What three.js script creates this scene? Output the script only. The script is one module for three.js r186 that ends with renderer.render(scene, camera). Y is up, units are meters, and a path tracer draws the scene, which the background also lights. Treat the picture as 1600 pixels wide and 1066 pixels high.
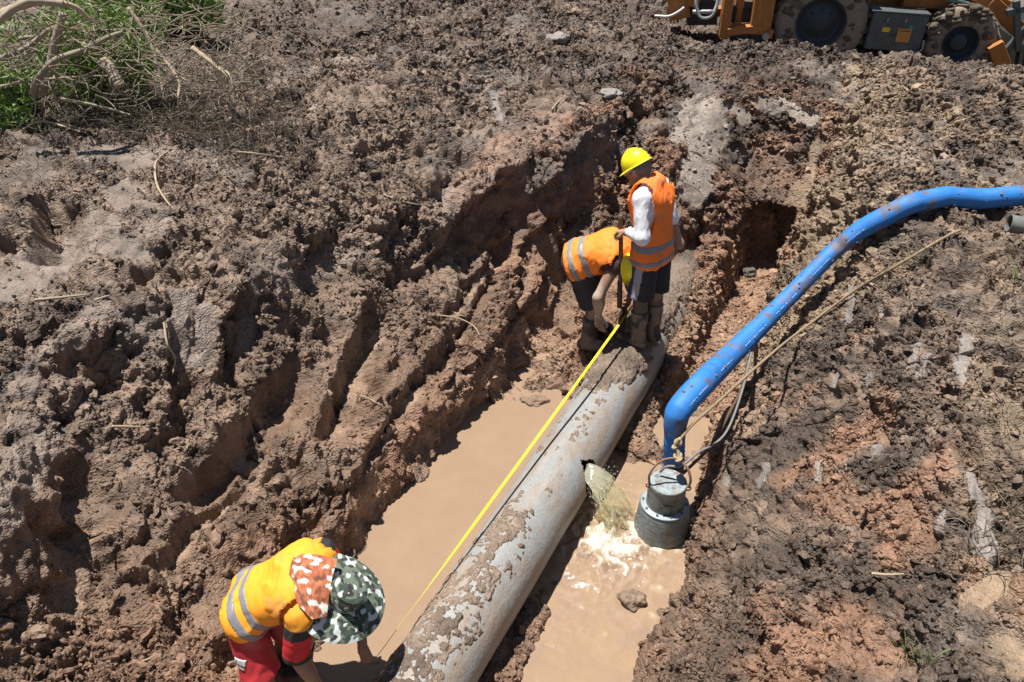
import * as THREE from 'three';
import { mergeGeometries, mergeVertices } from 'three/addons/utils/BufferGeometryUtils.js';
import { RoundedBoxGeometry } from 'three/addons/geometries/RoundedBoxGeometry.js';

// ------------------------------------------------------------------ camera, sky, sun, exposure
const scene = new THREE.Scene();
const CAM_H = 4.5, FOCAL = 1291, PITCH = Math.atan(889 / FOCAL);
const camera = new THREE.PerspectiveCamera(44.867, 1600 / 1066, 0.1, 400);
camera.position.set(0, CAM_H, 0);
camera.rotation.set(-PITCH, 0, 0);
camera.updateMatrixWorld();

const renderer = new THREE.WebGLRenderer({ antialias: true });
renderer.setSize(1024, 682);
renderer.toneMapping = THREE.LinearToneMapping;
renderer.toneMappingExposure = 1.7;
renderer.shadowMap.enabled = true;

const SUN_EL = 76, SUN_AZ = 62;            // degrees above the horizon; degrees to the left of the view direction
const sunDir = new THREE.Vector3(
  -Math.sin(SUN_AZ * Math.PI / 180) * Math.cos(SUN_EL * Math.PI / 180),
  Math.sin(SUN_EL * Math.PI / 180),
  -Math.cos(SUN_AZ * Math.PI / 180) * Math.cos(SUN_EL * Math.PI / 180));
{
  // clear summer sky: deep blue overhead, paler towards the horizon
  const W = 256, Hh = 128, d = new Float32Array(W * Hh * 4);
  for (let j = 0; j < Hh; j++) {
    const el = ((j + 0.5) / Hh - 0.5) * Math.PI, e = Math.max(0, Math.sin(el));
    const k = Math.pow(1 - e, 2.6);
    for (let i = 0; i < W; i++) {
      const o = (j * W + i) * 4;
      d[o] = 0.07 + 0.14 * k; d[o + 1] = 0.1 + 0.135 * k; d[o + 2] = 0.165 + 0.095 * k; d[o + 3] = 1;
    }
  }
  const sky = new THREE.DataTexture(d, W, Hh, THREE.RGBAFormat, THREE.FloatType);
  sky.mapping = THREE.EquirectangularReflectionMapping;
  sky.magFilter = sky.minFilter = THREE.LinearFilter;
  sky.needsUpdate = true;
  scene.background = sky; scene.environment = sky;
  scene.backgroundIntensity = 1; scene.environmentIntensity = 1;
}
const sun = new THREE.DirectionalLight(new THREE.Color(1, 0.955, 0.88), 5);
sun.position.copy(sunDir).multiplyScalar(40).add(new THREE.Vector3(0, 0, -6));
sun.target.position.set(0, 0, -6);
sun.castShadow = true;
sun.shadow.mapSize.set(4096, 4096);
Object.assign(sun.shadow.camera, { left: -14, right: 14, top: 14, bottom: -14, near: 1, far: 90 });
scene.add(sun, sun.target);

// ------------------------------------------------------------------ small helpers
const V = (x, y, z) => new THREE.Vector3(x, y, z);
const lin = (r, g, b) => new THREE.Color().setRGB(r, g, b);
const clamp = (x, a, b) => x < a ? a : x > b ? b : x;
const lerp = (a, b, k) => a + (b - a) * k;
const sstep = (a, b, x) => { const k = clamp((x - a) / (b - a), 0, 1); return k * k * (3 - 2 * k); };
function rng(seed) { let a = seed >>> 0; return () => { a = (a + 0x6D2B79F5) | 0; let t = Math.imul(a ^ a >>> 15, 1 | a); t = t + Math.imul(t ^ t >>> 7, 61 | t) ^ t; return ((t ^ t >>> 14) >>> 0) / 4294967296; }; }
const PERM = new Uint8Array(512), PG = [1,1,0,-1,1,0,1,-1,0,-1,-1,0,1,0,1,-1,0,1,1,0,-1,-1,0,-1,0,1,1,0,-1,1,0,1,-1,0,-1,-1];
{ const r = rng(77), p = [...Array(256).keys()]; for (let i = 255; i > 0; i--) { const j = Math.floor(r() * (i + 1)); [p[i], p[j]] = [p[j], p[i]]; } for (let i = 0; i < 512; i++) PERM[i] = p[i & 255]; }
function pn(x, y, z) {                                                     // gradient noise, about -1..1
  const X0 = Math.floor(x), Y0 = Math.floor(y), Z0 = Math.floor(z); x -= X0; y -= Y0; z -= Z0;
  const X = X0 & 255, Y = Y0 & 255, Z = Z0 & 255;
  const u = x * x * x * (x * (x * 6 - 15) + 10), v = y * y * y * (y * (y * 6 - 15) + 10), w = z * z * z * (z * (z * 6 - 15) + 10);
  const g = (h, a, b, c) => { h = (h % 12) * 3; return PG[h] * a + PG[h + 1] * b + PG[h + 2] * c; };
  const A = PERM[X] + Y, B = PERM[X + 1] + Y, AA = PERM[A & 511] + Z, AB = PERM[(A + 1) & 511] + Z, BA = PERM[B & 511] + Z, BB = PERM[(B + 1) & 511] + Z;
  const l = lerp;
  return l(l(l(g(PERM[AA & 511], x, y, z), g(PERM[BA & 511], x - 1, y, z), u), l(g(PERM[AB & 511], x, y - 1, z), g(PERM[BB & 511], x - 1, y - 1, z), u), v),
    l(l(g(PERM[(AA + 1) & 511], x, y, z - 1), g(PERM[(BA + 1) & 511], x - 1, y, z - 1), u), l(g(PERM[(AB + 1) & 511], x, y - 1, z - 1), g(PERM[(BB + 1) & 511], x - 1, y - 1, z - 1), u), v), w);
}
function fbm(x, y, z, o) { let s = 0, a = 0.5; for (let i = 0; i < o; i++) { s += a * pn(x, y, z); x = x * 2.03 + 5.1; y = y * 2.03 + 1.7; z = z * 2.03 + 9.2; a *= 0.5; } return s; }
const WO = { f1: 0, f2: 0, id: 0 };
function worley(x, y, z) {                                                 // cellular noise: nearest and second nearest cell point
  const X = Math.floor(x), Y = Math.floor(y), Z = Math.floor(z); let a = 9, b = 9, id = 0;
  for (let i = -1; i < 2; i++) for (let j = -1; j < 2; j++) for (let k = -1; k < 2; k++) {
    let h = Math.imul(X + i, 374761393) ^ Math.imul(Y + j, 668265263) ^ Math.imul(Z + k, 2147483647 - 19349663); h = Math.imul(h ^ h >>> 13, 1274126177); h ^= h >>> 16;
    const dx = X + i + (h & 1023) / 1023 - x, dy = Y + j + (h >>> 10 & 1023) / 1023 - y, dz = Z + k + (h >>> 20 & 1023) / 1023 - z;
    const d = dx * dx + dy * dy + dz * dz;
    if (d < a) { b = a; a = d; id = h; } else if (d < b) b = d;
  }
  WO.f1 = Math.sqrt(a); WO.f2 = Math.sqrt(b); WO.id = (id >>> 8 & 1023) / 1023; return WO.f1;
}
// photograph pixel -> view ray, and the point where it reaches a given height or distance
const CP = Math.cos(PITCH), SP = Math.sin(PITCH);
function pixRay(px, py) { const u = (px - 800) / FOCAL, v = (533 - py) / FOCAL; return V(u, v * CP - SP, -(CP + v * SP)); }
function atY(px, py, y) { const r = pixRay(px, py); return r.multiplyScalar((y - CAM_H) / r.y).add(camera.position); }
function atD(px, py, D) { const r = pixRay(px, py); return r.multiplyScalar(-D / r.z).add(camera.position); }
// trench frame: s runs along the pipe, t to the right across it
const YAW = 26.3676 * Math.PI / 180, S0 = V(-0.365, 0, -3.0);
const SX = Math.sin(YAW), SZ = -Math.cos(YAW), TX = Math.cos(YAW), TZ = Math.sin(YAW);
const toST = (x, z) => [(x - S0.x) * SX + (z - S0.z) * SZ, (x - S0.x) * TX + (z - S0.z) * TZ];
const fromST = (s, t, y = 0) => V(S0.x + s * SX + t * TX, y, S0.z + s * SZ + t * TZ);

const used = {};
function numbered(n) { const k = used[n] = (used[n] ?? -1) + 1; return k ? `${n}_${String(k).padStart(3, '0')}` : n; }
function shade(o) { o.traverse(c => { if (c.isMesh) { c.castShadow = true; c.receiveShadow = true; } }); return o; }
function thing(name, label, category, pos = V(0, 0, 0), group) {
  const g = new THREE.Group(); g.name = numbered(name); g.position.copy(pos); g.userData = { label, category }; if (group) g.userData.group = group; scene.add(g); return g;
}
function mesh(name, geo, mat, parent) {                                    // geo may be a list; it is given in the parent's frame
  const m = new THREE.Mesh(Array.isArray(geo) ? merge(geo) : geo, mat); m.name = parent ? name : numbered(name); m.castShadow = m.receiveShadow = true; (parent || scene).add(m); return m;
}
function single(name, geo, mat, label, category, group) { const m = mesh(name, geo, mat); m.userData = { label, category }; if (group) m.userData.group = group; return m; }
function structure(name, geo, mat) { const m = mesh(name, geo, mat); m.userData = { kind: 'structure' }; return m; }
function merge(list) { return list.length === 1 ? list[0] : mergeGeometries(list.map(g => { const c = g.index ? g.toNonIndexed() : g.clone(); for (const k of Object.keys(c.attributes)) if (!['position', 'normal', 'uv'].includes(k)) c.deleteAttribute(k); if (!c.attributes.uv) c.setAttribute('uv', new THREE.BufferAttribute(new Float32Array(c.attributes.position.count * 2), 2)); return c; })); }
const std = (r, g, b, rough = 0.9, metal = 0, more = {}) => new THREE.MeshStandardMaterial({ color: lin(r, g, b), roughness: rough, metalness: metal, side: THREE.DoubleSide, ...more });
// tapered tube along points with a radius for each point; uv in metres
function tube(points, radii, { seg = 60, ring = 10, smooth = true, wobble = 0, cap = true, flat = 1, seed = 3 } = {}) {
  const c = smooth ? new THREE.CatmullRomCurve3(points, false, 'centripetal') : null;
  const n = smooth ? seg : points.length - 1, P = [], pos = [], uv = [], idx = [];
  for (let i = 0; i <= n; i++) P.push(smooth ? c.getPointAt(i / n) : points[i].clone());
  const R = i => { if (typeof radii === 'number') return radii; const f = i / n * (radii.length - 1), k = Math.min(radii.length - 2, Math.floor(f)); return lerp(radii[k], radii[k + 1], f - k); };
  let N = null, len = 0;
  for (let i = 0; i <= n; i++) {
    const T = P[Math.min(n, i + 1)].clone().sub(P[Math.max(0, i - 1)]).normalize();
    if (!N) N = (Math.abs(T.y) > 0.9 ? V(1, 0, 0) : V(0, 1, 0)); N = N.clone().addScaledVector(T, -N.dot(T)).normalize();
    const B = T.clone().cross(N); if (i) len += P[i].distanceTo(P[i - 1]);
    for (let j = 0; j <= ring; j++) {
      const a = j / ring * Math.PI * 2, q = j % ring; let r = R(i); if (wobble) r *= 1 + wobble * pn(i * 0.35 + seed * 7, Math.cos(a) * 1.3 + q * 0.01, Math.sin(a) * 1.3 + seed);
      const p = P[i].clone().addScaledVector(N, Math.cos(a) * r * flat).addScaledVector(B, Math.sin(a) * r); pos.push(p.x, p.y, p.z); uv.push(a * R(i), len);
      if (i < n && j < ring) { const o = i * (ring + 1) + j; idx.push(o, o + 1, o + ring + 1, o + 1, o + ring + 2, o + ring + 1); }
    }
  }
  if (cap) for (const e of [0, n]) { const b = pos.length / 3; pos.push(P[e].x, P[e].y, P[e].z); uv.push(0, 0); for (let j = 0; j < ring; j++) { const o = e * (ring + 1) + j; e ? idx.push(b, o, o + 1) : idx.push(b, o + 1, o); } }
  const g = new THREE.BufferGeometry(); g.setAttribute('position', new THREE.Float32BufferAttribute(pos, 3)); g.setAttribute('uv', new THREE.Float32BufferAttribute(uv, 2)); g.setIndex(idx); g.computeVertexNormals(); return g;
}
// tiling noise textures (periodic value noise), uv in metres through repeat
function tileTex(size, fn, srgb) {
  const d = new Uint8Array(size * size * 4);
  for (let j = 0; j < size; j++) for (let i = 0; i < size; i++) { const c = fn(i / size, j / size), o = (j * size + i) * 4; for (let k = 0; k < 3; k++) d[o + k] = clamp(Math.round(255 * (c.length ? c[k] : c)), 0, 255); d[o + 3] = 255; }
  const t = new THREE.DataTexture(d, size, size, THREE.RGBAFormat); t.wrapS = t.wrapT = THREE.RepeatWrapping; t.magFilter = THREE.LinearFilter; t.minFilter = THREE.LinearMipmapLinearFilter; t.generateMipmaps = true; if (srgb) t.colorSpace = THREE.SRGBColorSpace; t.needsUpdate = true; return t;
}
function tnoise(u, v, f, seed) {                                           // periodic gradient noise on a torus of f cells
  const x = u * f, y = v * f, X = Math.floor(x), Y = Math.floor(y), a = x - X, b = y - Y, w = q => q * q * q * (q * (q * 6 - 15) + 10);
  const g = (i, j, p, q) => { const h = PERM[(PERM[((X + i) % f + f) % f & 255] + ((Y + j) % f + f) % f + seed * 37) & 511] / 256 * 6.2832; return Math.cos(h) * p + Math.sin(h) * q; };
  return lerp(lerp(g(0, 0, a, b), g(1, 0, a - 1, b), w(a)), lerp(g(0, 1, a, b - 1), g(1, 1, a - 1, b - 1), w(a)), w(b)) * 1.4;
}
// ------------------------------------------------------------------ the ground: an excavated trench, built from break lines that run along it
const P = (px, py, y) => { const w = atY(px, py, y), a = toST(w.x, w.z); return [a[0], a[1], y]; };
const flatLine = (t, ...sy) => sy.map(([s, y]) => [s, t, y]);
const LINES = [
  flatLine(-60, [-30, 1.2], [10, 1.6], [80, 1.3]),
  flatLine(-9.5, [-30, 1.2], [0, 1.5], [4, 2.0], [8, 2.2], [12, 2.1], [15, 1.6], [80, 1.2]),
  flatLine(-4.8, [-30, 1.3], [-1, 1.45], [1.2, 1.68], [4, 1.72], [7, 1.85], [9, 1.95], [11.5, 1.95], [13, 1.7], [80, 1.1]),
  [[-30, -2.3, 1.3], [-1.6, -2.25, 1.35], P(0, 760, 1.38), P(0, 560, 1.5), P(100, 500, 1.55), P(250, 450, 1.5), P(420, 390, 1.5), P(530, 330, 1.5), P(650, 290, 1.55), P(760, 260, 1.6), P(870, 220, 1.62), P(950, 180, 1.65), [6.6, -1.25, 1.72], [8.3, -1.3, 1.66], [9.6, -1.4, 1.35], [11, -1.4, 1.02], [80, -1.4, 1]],
  [[-30, -1.9, 0.62], [-1.44, -1.85, 0.64], [-0.56, -1.9, 0.8], [0.05, -2.22, 0.92], [0.71, -2.24, 0.95], [1.56, -2.0, 0.93], [2.27, -1.9, 0.97], [3.24, -1.48, 1.02], [4.1, -1.18, 1.08], [5.0, -1.0, 1.2], [6.6, -0.95, 1.68], [8.3, -0.95, 1.66], [9.6, -0.95, 1.35], [11, -0.95, 1.02], [80, -0.95, 1]],
  [[-30, -0.86, 0.3], [-0.6, -0.98, 0.4], [0.4, -1.07, 0.54], [1.3, -1.1, 0.6], [2.0, -1.07, 0.6], [2.5, -0.95, 0.6], [3.2, -0.97, 0.62], [3.8, -1.06, 0.62], [4.4, -1.02, 0.85], [5.0, -0.9, 1.05], [6.6, -0.85, 1.67], [8.3, -0.85, 1.66], [9.6, -0.85, 1.35], [11, -0.85, 1.02], [80, -0.85, 1]],
  [[-30, -0.7, 0.1], P(480, 1066, 0.13), P(520, 955, 0.13), P(560, 875, 0.12), P(605, 820, 0.12), P(665, 740, 0.12), P(705, 690, 0.12), P(760, 650, 0.12), P(800, 620, 0.14), P(845, 560, 0.2), P(865, 500, 0.28), P(885, 440, 0.42), [5.0, -0.8, 0.9], [6.6, -0.75, 1.66], [8.3, -0.75, 1.66], [9.6, -0.75, 1.35], [11, -0.75, 1.02], [80, -0.75, 1]],
  flatLine(-0.6, [-30, -0.12], [2.1, -0.12], [2.35, -0.02], [2.65, 0.16], [3.1, 0.27], [4, 0.36], [4.45, 0.44], [4.72, 0.6], [4.98, 1.12], [5.4, 1.28], [6.5, 1.66], [8.3, 1.66], [9.6, 1.35], [11, 1.02], [80, 1]),
  flatLine(-0.1, [-30, -0.02], [2.2, -0.03], [2.6, 0.1], [3.2, 0.2], [4, 0.33], [4.6, 0.45], [4.9, 0.6], [5.16, 1.1], [5.6, 1.22], [6.5, 1.64], [8.3, 1.66], [9.6, 1.35], [11, 1.02], [80, 1]),
  flatLine(0.24, [-30, 0.02], [-0.2, 0.06], [0.3, 0.05], [0.75, 0.0], [1.0, -0.07], [2.0, -0.07], [2.35, 0.04], [2.9, 0.12], [3.4, 0.3], [4.1, 0.42], [4.7, 0.5], [5.3, 0.72], [5.6, 1.0], [6.5, 1.62], [8.3, 1.66], [9.6, 1.35], [11, 1.02], [80, 1]),
  flatLine(0.36, [-30, 0.04], [-0.2, 0.08], [0.3, 0.04], [0.7, 0.0], [1.0, -0.08], [2.0, -0.08], [2.35, 0.06], [2.85, 0.1], [3.4, 0.3], [4.1, 0.36], [4.7, 0.4], [5.46, 0.42], [5.5, 0.78], [6.0, 1.15], [6.6, 1.6], [8.3, 1.66], [9.6, 1.35], [11, 1.02], [80, 1]),
  flatLine(0.45, [-30, -0.06], [0.2, -0.05], [0.75, -0.1], [2.1, -0.1], [2.38, 0.05], [2.55, 0.04], [2.62, -0.05], [3.0, -0.05], [3.15, 0.06], [3.6, 0.1], [5.5, 0.1], [5.54, 0.78], [6.0, 1.1], [6.6, 1.58], [8.3, 1.66], [9.6, 1.35], [11, 1.02], [80, 1]),
  [[-30, 1.0, -0.1], [0.4, 1.0, -0.1], [1.16, 0.97, -0.1], [1.76, 0.94, -0.1], [2.3, 0.86, -0.08], [2.45, 0.82, 0.04], [2.65, 0.8, -0.05], [3.0, 0.78, -0.05], [3.2, 0.74, 0.05], [3.9, 0.74, 0.1], [5.0, 0.76, 0.1], [5.6, 0.76, 0.1], [5.64, 0.78, 0.78], [6.0, 0.8, 1.1], [6.6, 0.8, 1.58], [8.3, 0.8, 1.66], [9.6, 0.8, 1.35], [11, 0.8, 1.02], [80, 0.8, 1]],
  [[-30, 1.08, 0.18], P(1016, 1066, 0.12), P(1064, 930, 0.12), P(1094, 830, 0.14), P(1107, 740, 0.2), P(1118, 670, 0.25), P(1140, 610, 0.3), P(1172, 560, 0.36), P(1200, 480, 0.4), P(1216, 425, 0.4), [5.62, 0.86, 0.5], [5.7, 0.9, 0.85], [6.6, 0.95, 1.6], [8.3, 0.95, 1.66], [9.6, 0.95, 1.35], [11, 0.95, 1.02], [80, 0.95, 1]],
  [[-30, 2.0, 0.95], [0.25, 1.95, 0.9], [1.4, 1.78, 0.92], [2.69, 1.6, 0.95], [3.76, 1.42, 1.0], [5.3, 1.1, 1.0], [6.0, 1.02, 1.2], [6.8, 1.05, 1.6], [8.3, 1.1, 1.66], [9.6, 1.1, 1.3], [11, 1.1, 1.0], [80, 1.1, 1]],
  [[-30, 2.6, 1.5], P(1560, 1066, 1.5), P(1540, 800, 1.58), P(1530, 600, 1.6), P(1480, 400, 1.62), P(1420, 330, 1.62), P(1350, 200, 1.64), [6.9, 1.25, 1.66], [8.3, 1.3, 1.7], [9.3, 1.3, 1.55], [9.9, 1.3, 1.15], [10.4, 1.3, 0.96], [80, 1.3, 0.95]],
  flatLine(4.2, [-30, 1.5], [0, 1.55], [5, 1.66], [7, 1.66], [8.3, 1.58], [9.2, 1.42], [9.9, 0.95], [80, 0.85]),
  flatLine(9.5, [-30, 1.4], [4, 1.55], [6, 1.2], [8, 0.95], [80, 0.9]),
  flatLine(60, [-30, 1.2], [10, 1.0], [80, 0.9]),
];
function knotsAt(s) {
  return LINES.map(L => { let i = 0; while (i < L.length - 2 && s > L[i + 1][0]) i++; const a = L[i], b = L[i + 1], k = clamp((s - a[0]) / (b[0] - a[0]), 0, 1); return [lerp(a[1], b[1], k), lerp(a[2], b[2], k)]; });
}
function profile(K) {                                                      // monotone cubic through the knots of one cross-section
  for (let i = 1; i < K.length; i++) if (K[i][0] < K[i - 1][0] + 0.02) K[i][0] = K[i - 1][0] + 0.02;
  const n = K.length, d = [], m = [];
  for (let i = 0; i < n - 1; i++) d.push((K[i + 1][1] - K[i][1]) / (K[i + 1][0] - K[i][0]));
  m[0] = d[0]; m[n - 1] = d[n - 2];
  for (let i = 1; i < n - 1; i++) m[i] = d[i - 1] * d[i] <= 0 ? 0 : 2 * d[i - 1] * d[i] / (d[i - 1] + d[i]);
  let c = 0;
  return t => {
    while (c < n - 2 && t > K[c + 1][0]) c++; while (c > 0 && t < K[c][0]) c--;
    const h = K[c + 1][0] - K[c][0], x = clamp((t - K[c][0]) / h, 0, 1), x2 = x * x, x3 = x2 * x;
    return (2 * x3 - 3 * x2 + 1) * K[c][1] + (x3 - 2 * x2 + x) * h * m[c] + (-2 * x3 + 3 * x2) * K[c + 1][1] + (x3 - x2) * h * m[c + 1];
  };
}
function coarse(s, t) { return profile(knotsAt(s))(t); }
function pixGround(px, py) {                                               // where a pixel's ray meets the undisturbed ground
  const r = pixRay(px, py); let k0 = 2.4, k = k0;
  for (; k < 22; k += 0.04) { const x = r.x * k, z = r.z * k, y = CAM_H + r.y * k, a = toST(x, z); if (y < coarse(a[0], a[1])) { for (let q = 0; q < 8; q++) { const mid = (k0 + k) / 2, b = toST(r.x * mid, r.z * mid); if (CAM_H + r.y * mid < coarse(b[0], b[1])) k = mid; else k0 = mid; } break; } k0 = k; }
  return V(r.x * k, CAM_H + r.y * k, r.z * k);
}
// bucket-tooth grooves and slumped ledges: line from far to near, depth, width uphill, width downhill
const GROOVES = [
  [[[815, 275], [795, 292], [759, 326], [705, 372], [641, 440]], 0.15, 0.05, 0.26],
  [[[838, 470], [812, 560], [775, 618], [735, 665]], 0.1, 0.04, 0.13],
  [[[812, 330], [790, 395], [745, 470], [700, 545], [665, 590]], 0.11, 0.045, 0.16],
  [[[815, 345], [762, 412], [712, 470], [640, 520]], 0.12, 0.06, 0.26],
  [[[832, 398], [806, 490], [760, 585], [700, 664], [655, 730]], 0.15, 0.05, 0.24],
  [[[846, 440], [825, 540], [800, 612]], 0.12, 0.05, 0.16],
  [[[735, 470], [690, 545], [640, 612], [600, 640]], 0.14, 0.07, 0.24],
  [[[600, 450], [560, 530], [525, 600], [500, 700]], 0.3, 0.1, 0.4],
  [[[470, 545], [400, 640], [330, 720], [255, 785]], 0.3, 0.09, 0.34],
  [[[420, 690], [345, 755], [285, 830], [262, 900]], 0.16, 0.06, 0.22],
  [[[640, 610], [610, 680], [570, 740], [545, 800]], 0.2, 0.09, 0.26],
  [[[385, 440], [365, 520], [345, 620]], 0.16, 0.06, 0.22],
  [[[270, 500], [268, 590], [280, 700]], 0.13, 0.05, 0.2],
  [[[140, 700], [128, 780], [125, 860]], 0.22, 0.09, 0.25],
  [[[80, 560], [160, 580], [185, 620]], 0.22, 0.12, 0.25],
  [[[905, 270], [880, 330], [872, 400]], 0.12, 0.05, 0.18],
  [[[540, 340], [500, 380], [470, 470]], 0.16, 0.07, 0.3],
  [[[75, 290], [70, 350], [40, 400]], 0.3, 0.12, 0.45],
  [[[60, 780], [120, 900], [70, 960]], 0.2, 0.1, 0.3],
  [[[420, 960], [360, 1010], [330, 1060]], 0.18, 0.08, 0.24],
  [[[240, 860], [270, 940], [262, 1040]], 0.12, 0.06, 0.18],
].map(([pts, d, u, w]) => {
  const q = pts.map(p => { const g = pixGround(p[0], p[1]); return toST(g.x, g.z); }); const ss = q.map(a => a[0]), tt = q.map(a => a[1]);
  return { q, d, u, w, b: [Math.min(...ss) - w - 0.1, Math.max(...ss) + w + 0.1, Math.min(...tt) - u - w, Math.max(...tt) + w + 0.2] };
});
// places where a tooth or the flat of the bucket polished the clay: pixel from, pixel to, half width in metres, sink, tone
const POLISH = [
  [[1384, 490], [1372, 545], 0.035], [[1440, 545], [1428, 585], 0.03], [[1512, 530], [1502, 605], 0.045], [[1456, 560], [1445, 590], 0.03],
  [[1360, 590], [1364, 615], 0.04], [[1306, 580], [1309, 600], 0.04], [[1292, 705], [1278, 745], 0.045], [[1363, 698], [1358, 715], 0.045], [[1194, 722], [1186, 750], 0.04],
  [[1138, 738], [1134, 752], 0.03], [[1545, 790], [1538, 845], 0.08], [[1462, 790], [1452, 812], 0.03], [[1325, 425], [1318, 490], 0.05], [[1520, 735], [1530, 760], 0.06],
  [[1086, 165], [1072, 220], 0.17, 1], [[1112, 175], [1086, 290], 0.22, 1], [[1140, 175], [1160, 185], 0.1, 1], [[1200, 160], [1265, 180], 0.12, 1], [[1226, 150], [1235, 175], 0.1, 1],
  [[120, 330], [40, 430], 0.26, 2], [[160, 340], [90, 400], 0.2, 2], [[150, 235], [215, 245], 0.22, 2], [[185, 285], [190, 310], 0.14, 2], [[150, 360], [215, 400], 0.14, 2],
  [[285, 460], [290, 540], 0.1, 2], [[320, 490], [318, 560], 0.08, 2], [[395, 450], [392, 540], 0.06, 2],
  [[890, 300], [868, 335], 0.07, 3], [[860, 385], [900, 460], 0.14, 3], [[880, 470], [888, 500], 0.1, 3], [[740, 350], [690, 385], 0.08, 3], [[790, 420], [730, 500], 0.06, 3],
  [[470, 580], [440, 650], 0.16, 3], [[640, 560], [610, 600], 0.1, 3], [[825, 545], [800, 605], 0.05, 3], [[770, 570], [715, 660], 0.05, 3], [[350, 700], [310, 760], 0.1, 3],
  [[345, 920], [330, 960], 0.12, 3], [[205, 925], [215, 960], 0.09, 3], [[770, 140], [780, 195], 0.05, 0], [[1275, 215], [1262, 290], 0.06, 4], [[1250, 300], [1225, 400], 0.12, 4],
  [[1580, 640], [1592, 700], 0.1, 4], [[1525, 930], [1555, 910], 0.08, 4], [[1570, 1010], [1590, 1030], 0.08, 4], [[930, 220], [950, 260], 0.1, 3],
].map(([a, b, w, kind = 0]) => { const A = pixGround(...a), B = pixGround(...b); return { A, B, w, kind, c: A.clone().add(B).multiplyScalar(0.5), r: A.distanceTo(B) / 2 + w * 1.6 }; });
const LEFT_LEVEL = 0.12, RIGHT_LEVEL = 0.0;

// rows along the trench and columns across it, evenly spaced by the length of the cross-section
const rows = [];
for (let s = -28; s < -2.2; s += Math.max(0.05, (-2.2 - s) * 0.16)) rows.push(s);
for (let s = -2.2; s < 5.4; s += 0.0122) rows.push(s);
for (let s = 5.4; s < 5.72; s += 0.008) rows.push(s);
for (let s = 5.72; s < 8.5; s += 0.0135) rows.push(s);
for (let s = 8.5, d = 0.02; s < 80; s += d) { rows.push(s); d *= s < 12 ? 1.006 : 1.12; }
const NI = rows.length, NJ = 900, GP = new Float32Array(NI * NJ * 3), GU = new Float32Array(NI * NJ * 2);
{
  const ts = []; for (let t = -60; t < -6.5; t += Math.max(0.06, (-6.5 - t) * 0.12)) ts.push(t); for (let t = -6.5; t < -3.2; t += 0.03) ts.push(t); for (let t = -3.2; t < 3; t += 0.01) ts.push(t); for (let t = 3; t < 5; t += 0.03) ts.push(t); for (let t = 5; t < 60; t += Math.max(0.06, (t - 5) * 0.12)) ts.push(t); ts.push(60);
  for (let i = 0; i < NI; i++) {
    const s = rows[i], pf = profile(knotsAt(s)); let pt = ts[0], py = pf(pt); const acc = [0], real = [0];
    for (let k = 1; k < ts.length; k++) {
      const y = pf(ts[k]), dt = ts[k] - pt, dl = Math.hypot(dt, y - py), mid = (pt + ts[k]) / 2;
      const wgt = mid < -10.5 || mid > 7 ? 0.03 : mid < -6 || mid > 4.5 ? 0.16 : mid < -5 ? 0.3 : mid < -3.2 ? 0.6 : mid > 3 ? 0.45 : mid > -0.55 && mid < 0.2 && s < 2.3 ? 0.5 : 1;
      acc.push(acc[k - 1] + dl * wgt); real.push(real[k - 1] + dl); pt = ts[k]; py = y;
    }
    const tot = acc[acc.length - 1]; let k = 0;
    for (let j = 0; j < NJ; j++) {
      const a = tot * j / (NJ - 1); while (k < ts.length - 2 && acc[k + 1] < a) k++;
      const f = clamp((a - acc[k]) / (acc[k + 1] - acc[k] || 1), 0, 1), t = lerp(ts[k], ts[k + 1], f), o = i * NJ + j, w = fromST(s, t);
      GP[o * 3] = w.x; GP[o * 3 + 1] = pf(t); GP[o * 3 + 2] = w.z; { const y = pf(t); GU[o * 2] = w.x + y * 0.75 * (2 * sstep(-0.3, 0.3, t) - 1); GU[o * 2 + 1] = w.z - y * 0.8; }
    }
  }
}
const GIDX = new Uint32Array((NI - 1) * (NJ - 1) * 6);
for (let i = 0, q = 0; i < NI - 1; i++) for (let j = 0; j < NJ - 1; j++) { const o = i * NJ + j; GIDX[q++] = o; GIDX[q++] = o + 1; GIDX[q++] = o + NJ; GIDX[q++] = o + 1; GIDX[q++] = o + NJ + 1; GIDX[q++] = o + NJ; }
const groundGeo = new THREE.BufferGeometry();
groundGeo.setAttribute('position', new THREE.BufferAttribute(GP, 3));
groundGeo.setAttribute('uv', new THREE.BufferAttribute(GU, 2));
groundGeo.setIndex(new THREE.BufferAttribute(GIDX, 1));
groundGeo.computeVertexNormals();
const GC = new Float32Array(NI * NJ * 3), GSM = new Float32Array(NI * NJ);
const SOIL = { top: [0.085, 0.059, 0.044], dry: [0.245, 0.172, 0.126], brown: [0.205, 0.124, 0.08], red: [0.3, 0.16, 0.096], tan: [0.42, 0.285, 0.19], grey: [0.3, 0.268, 0.25], pinkgrey: [0.36, 0.30, 0.255], rosy: [0.25, 0.2, 0.17], wet: [0.16, 0.112, 0.08], sand: [0.33, 0.235, 0.155] };
const mixc = (c, d, k) => { c[0] += (d[0] - c[0]) * k; c[1] += (d[1] - c[1]) * k; c[2] += (d[2] - c[2]) * k; };
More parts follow.
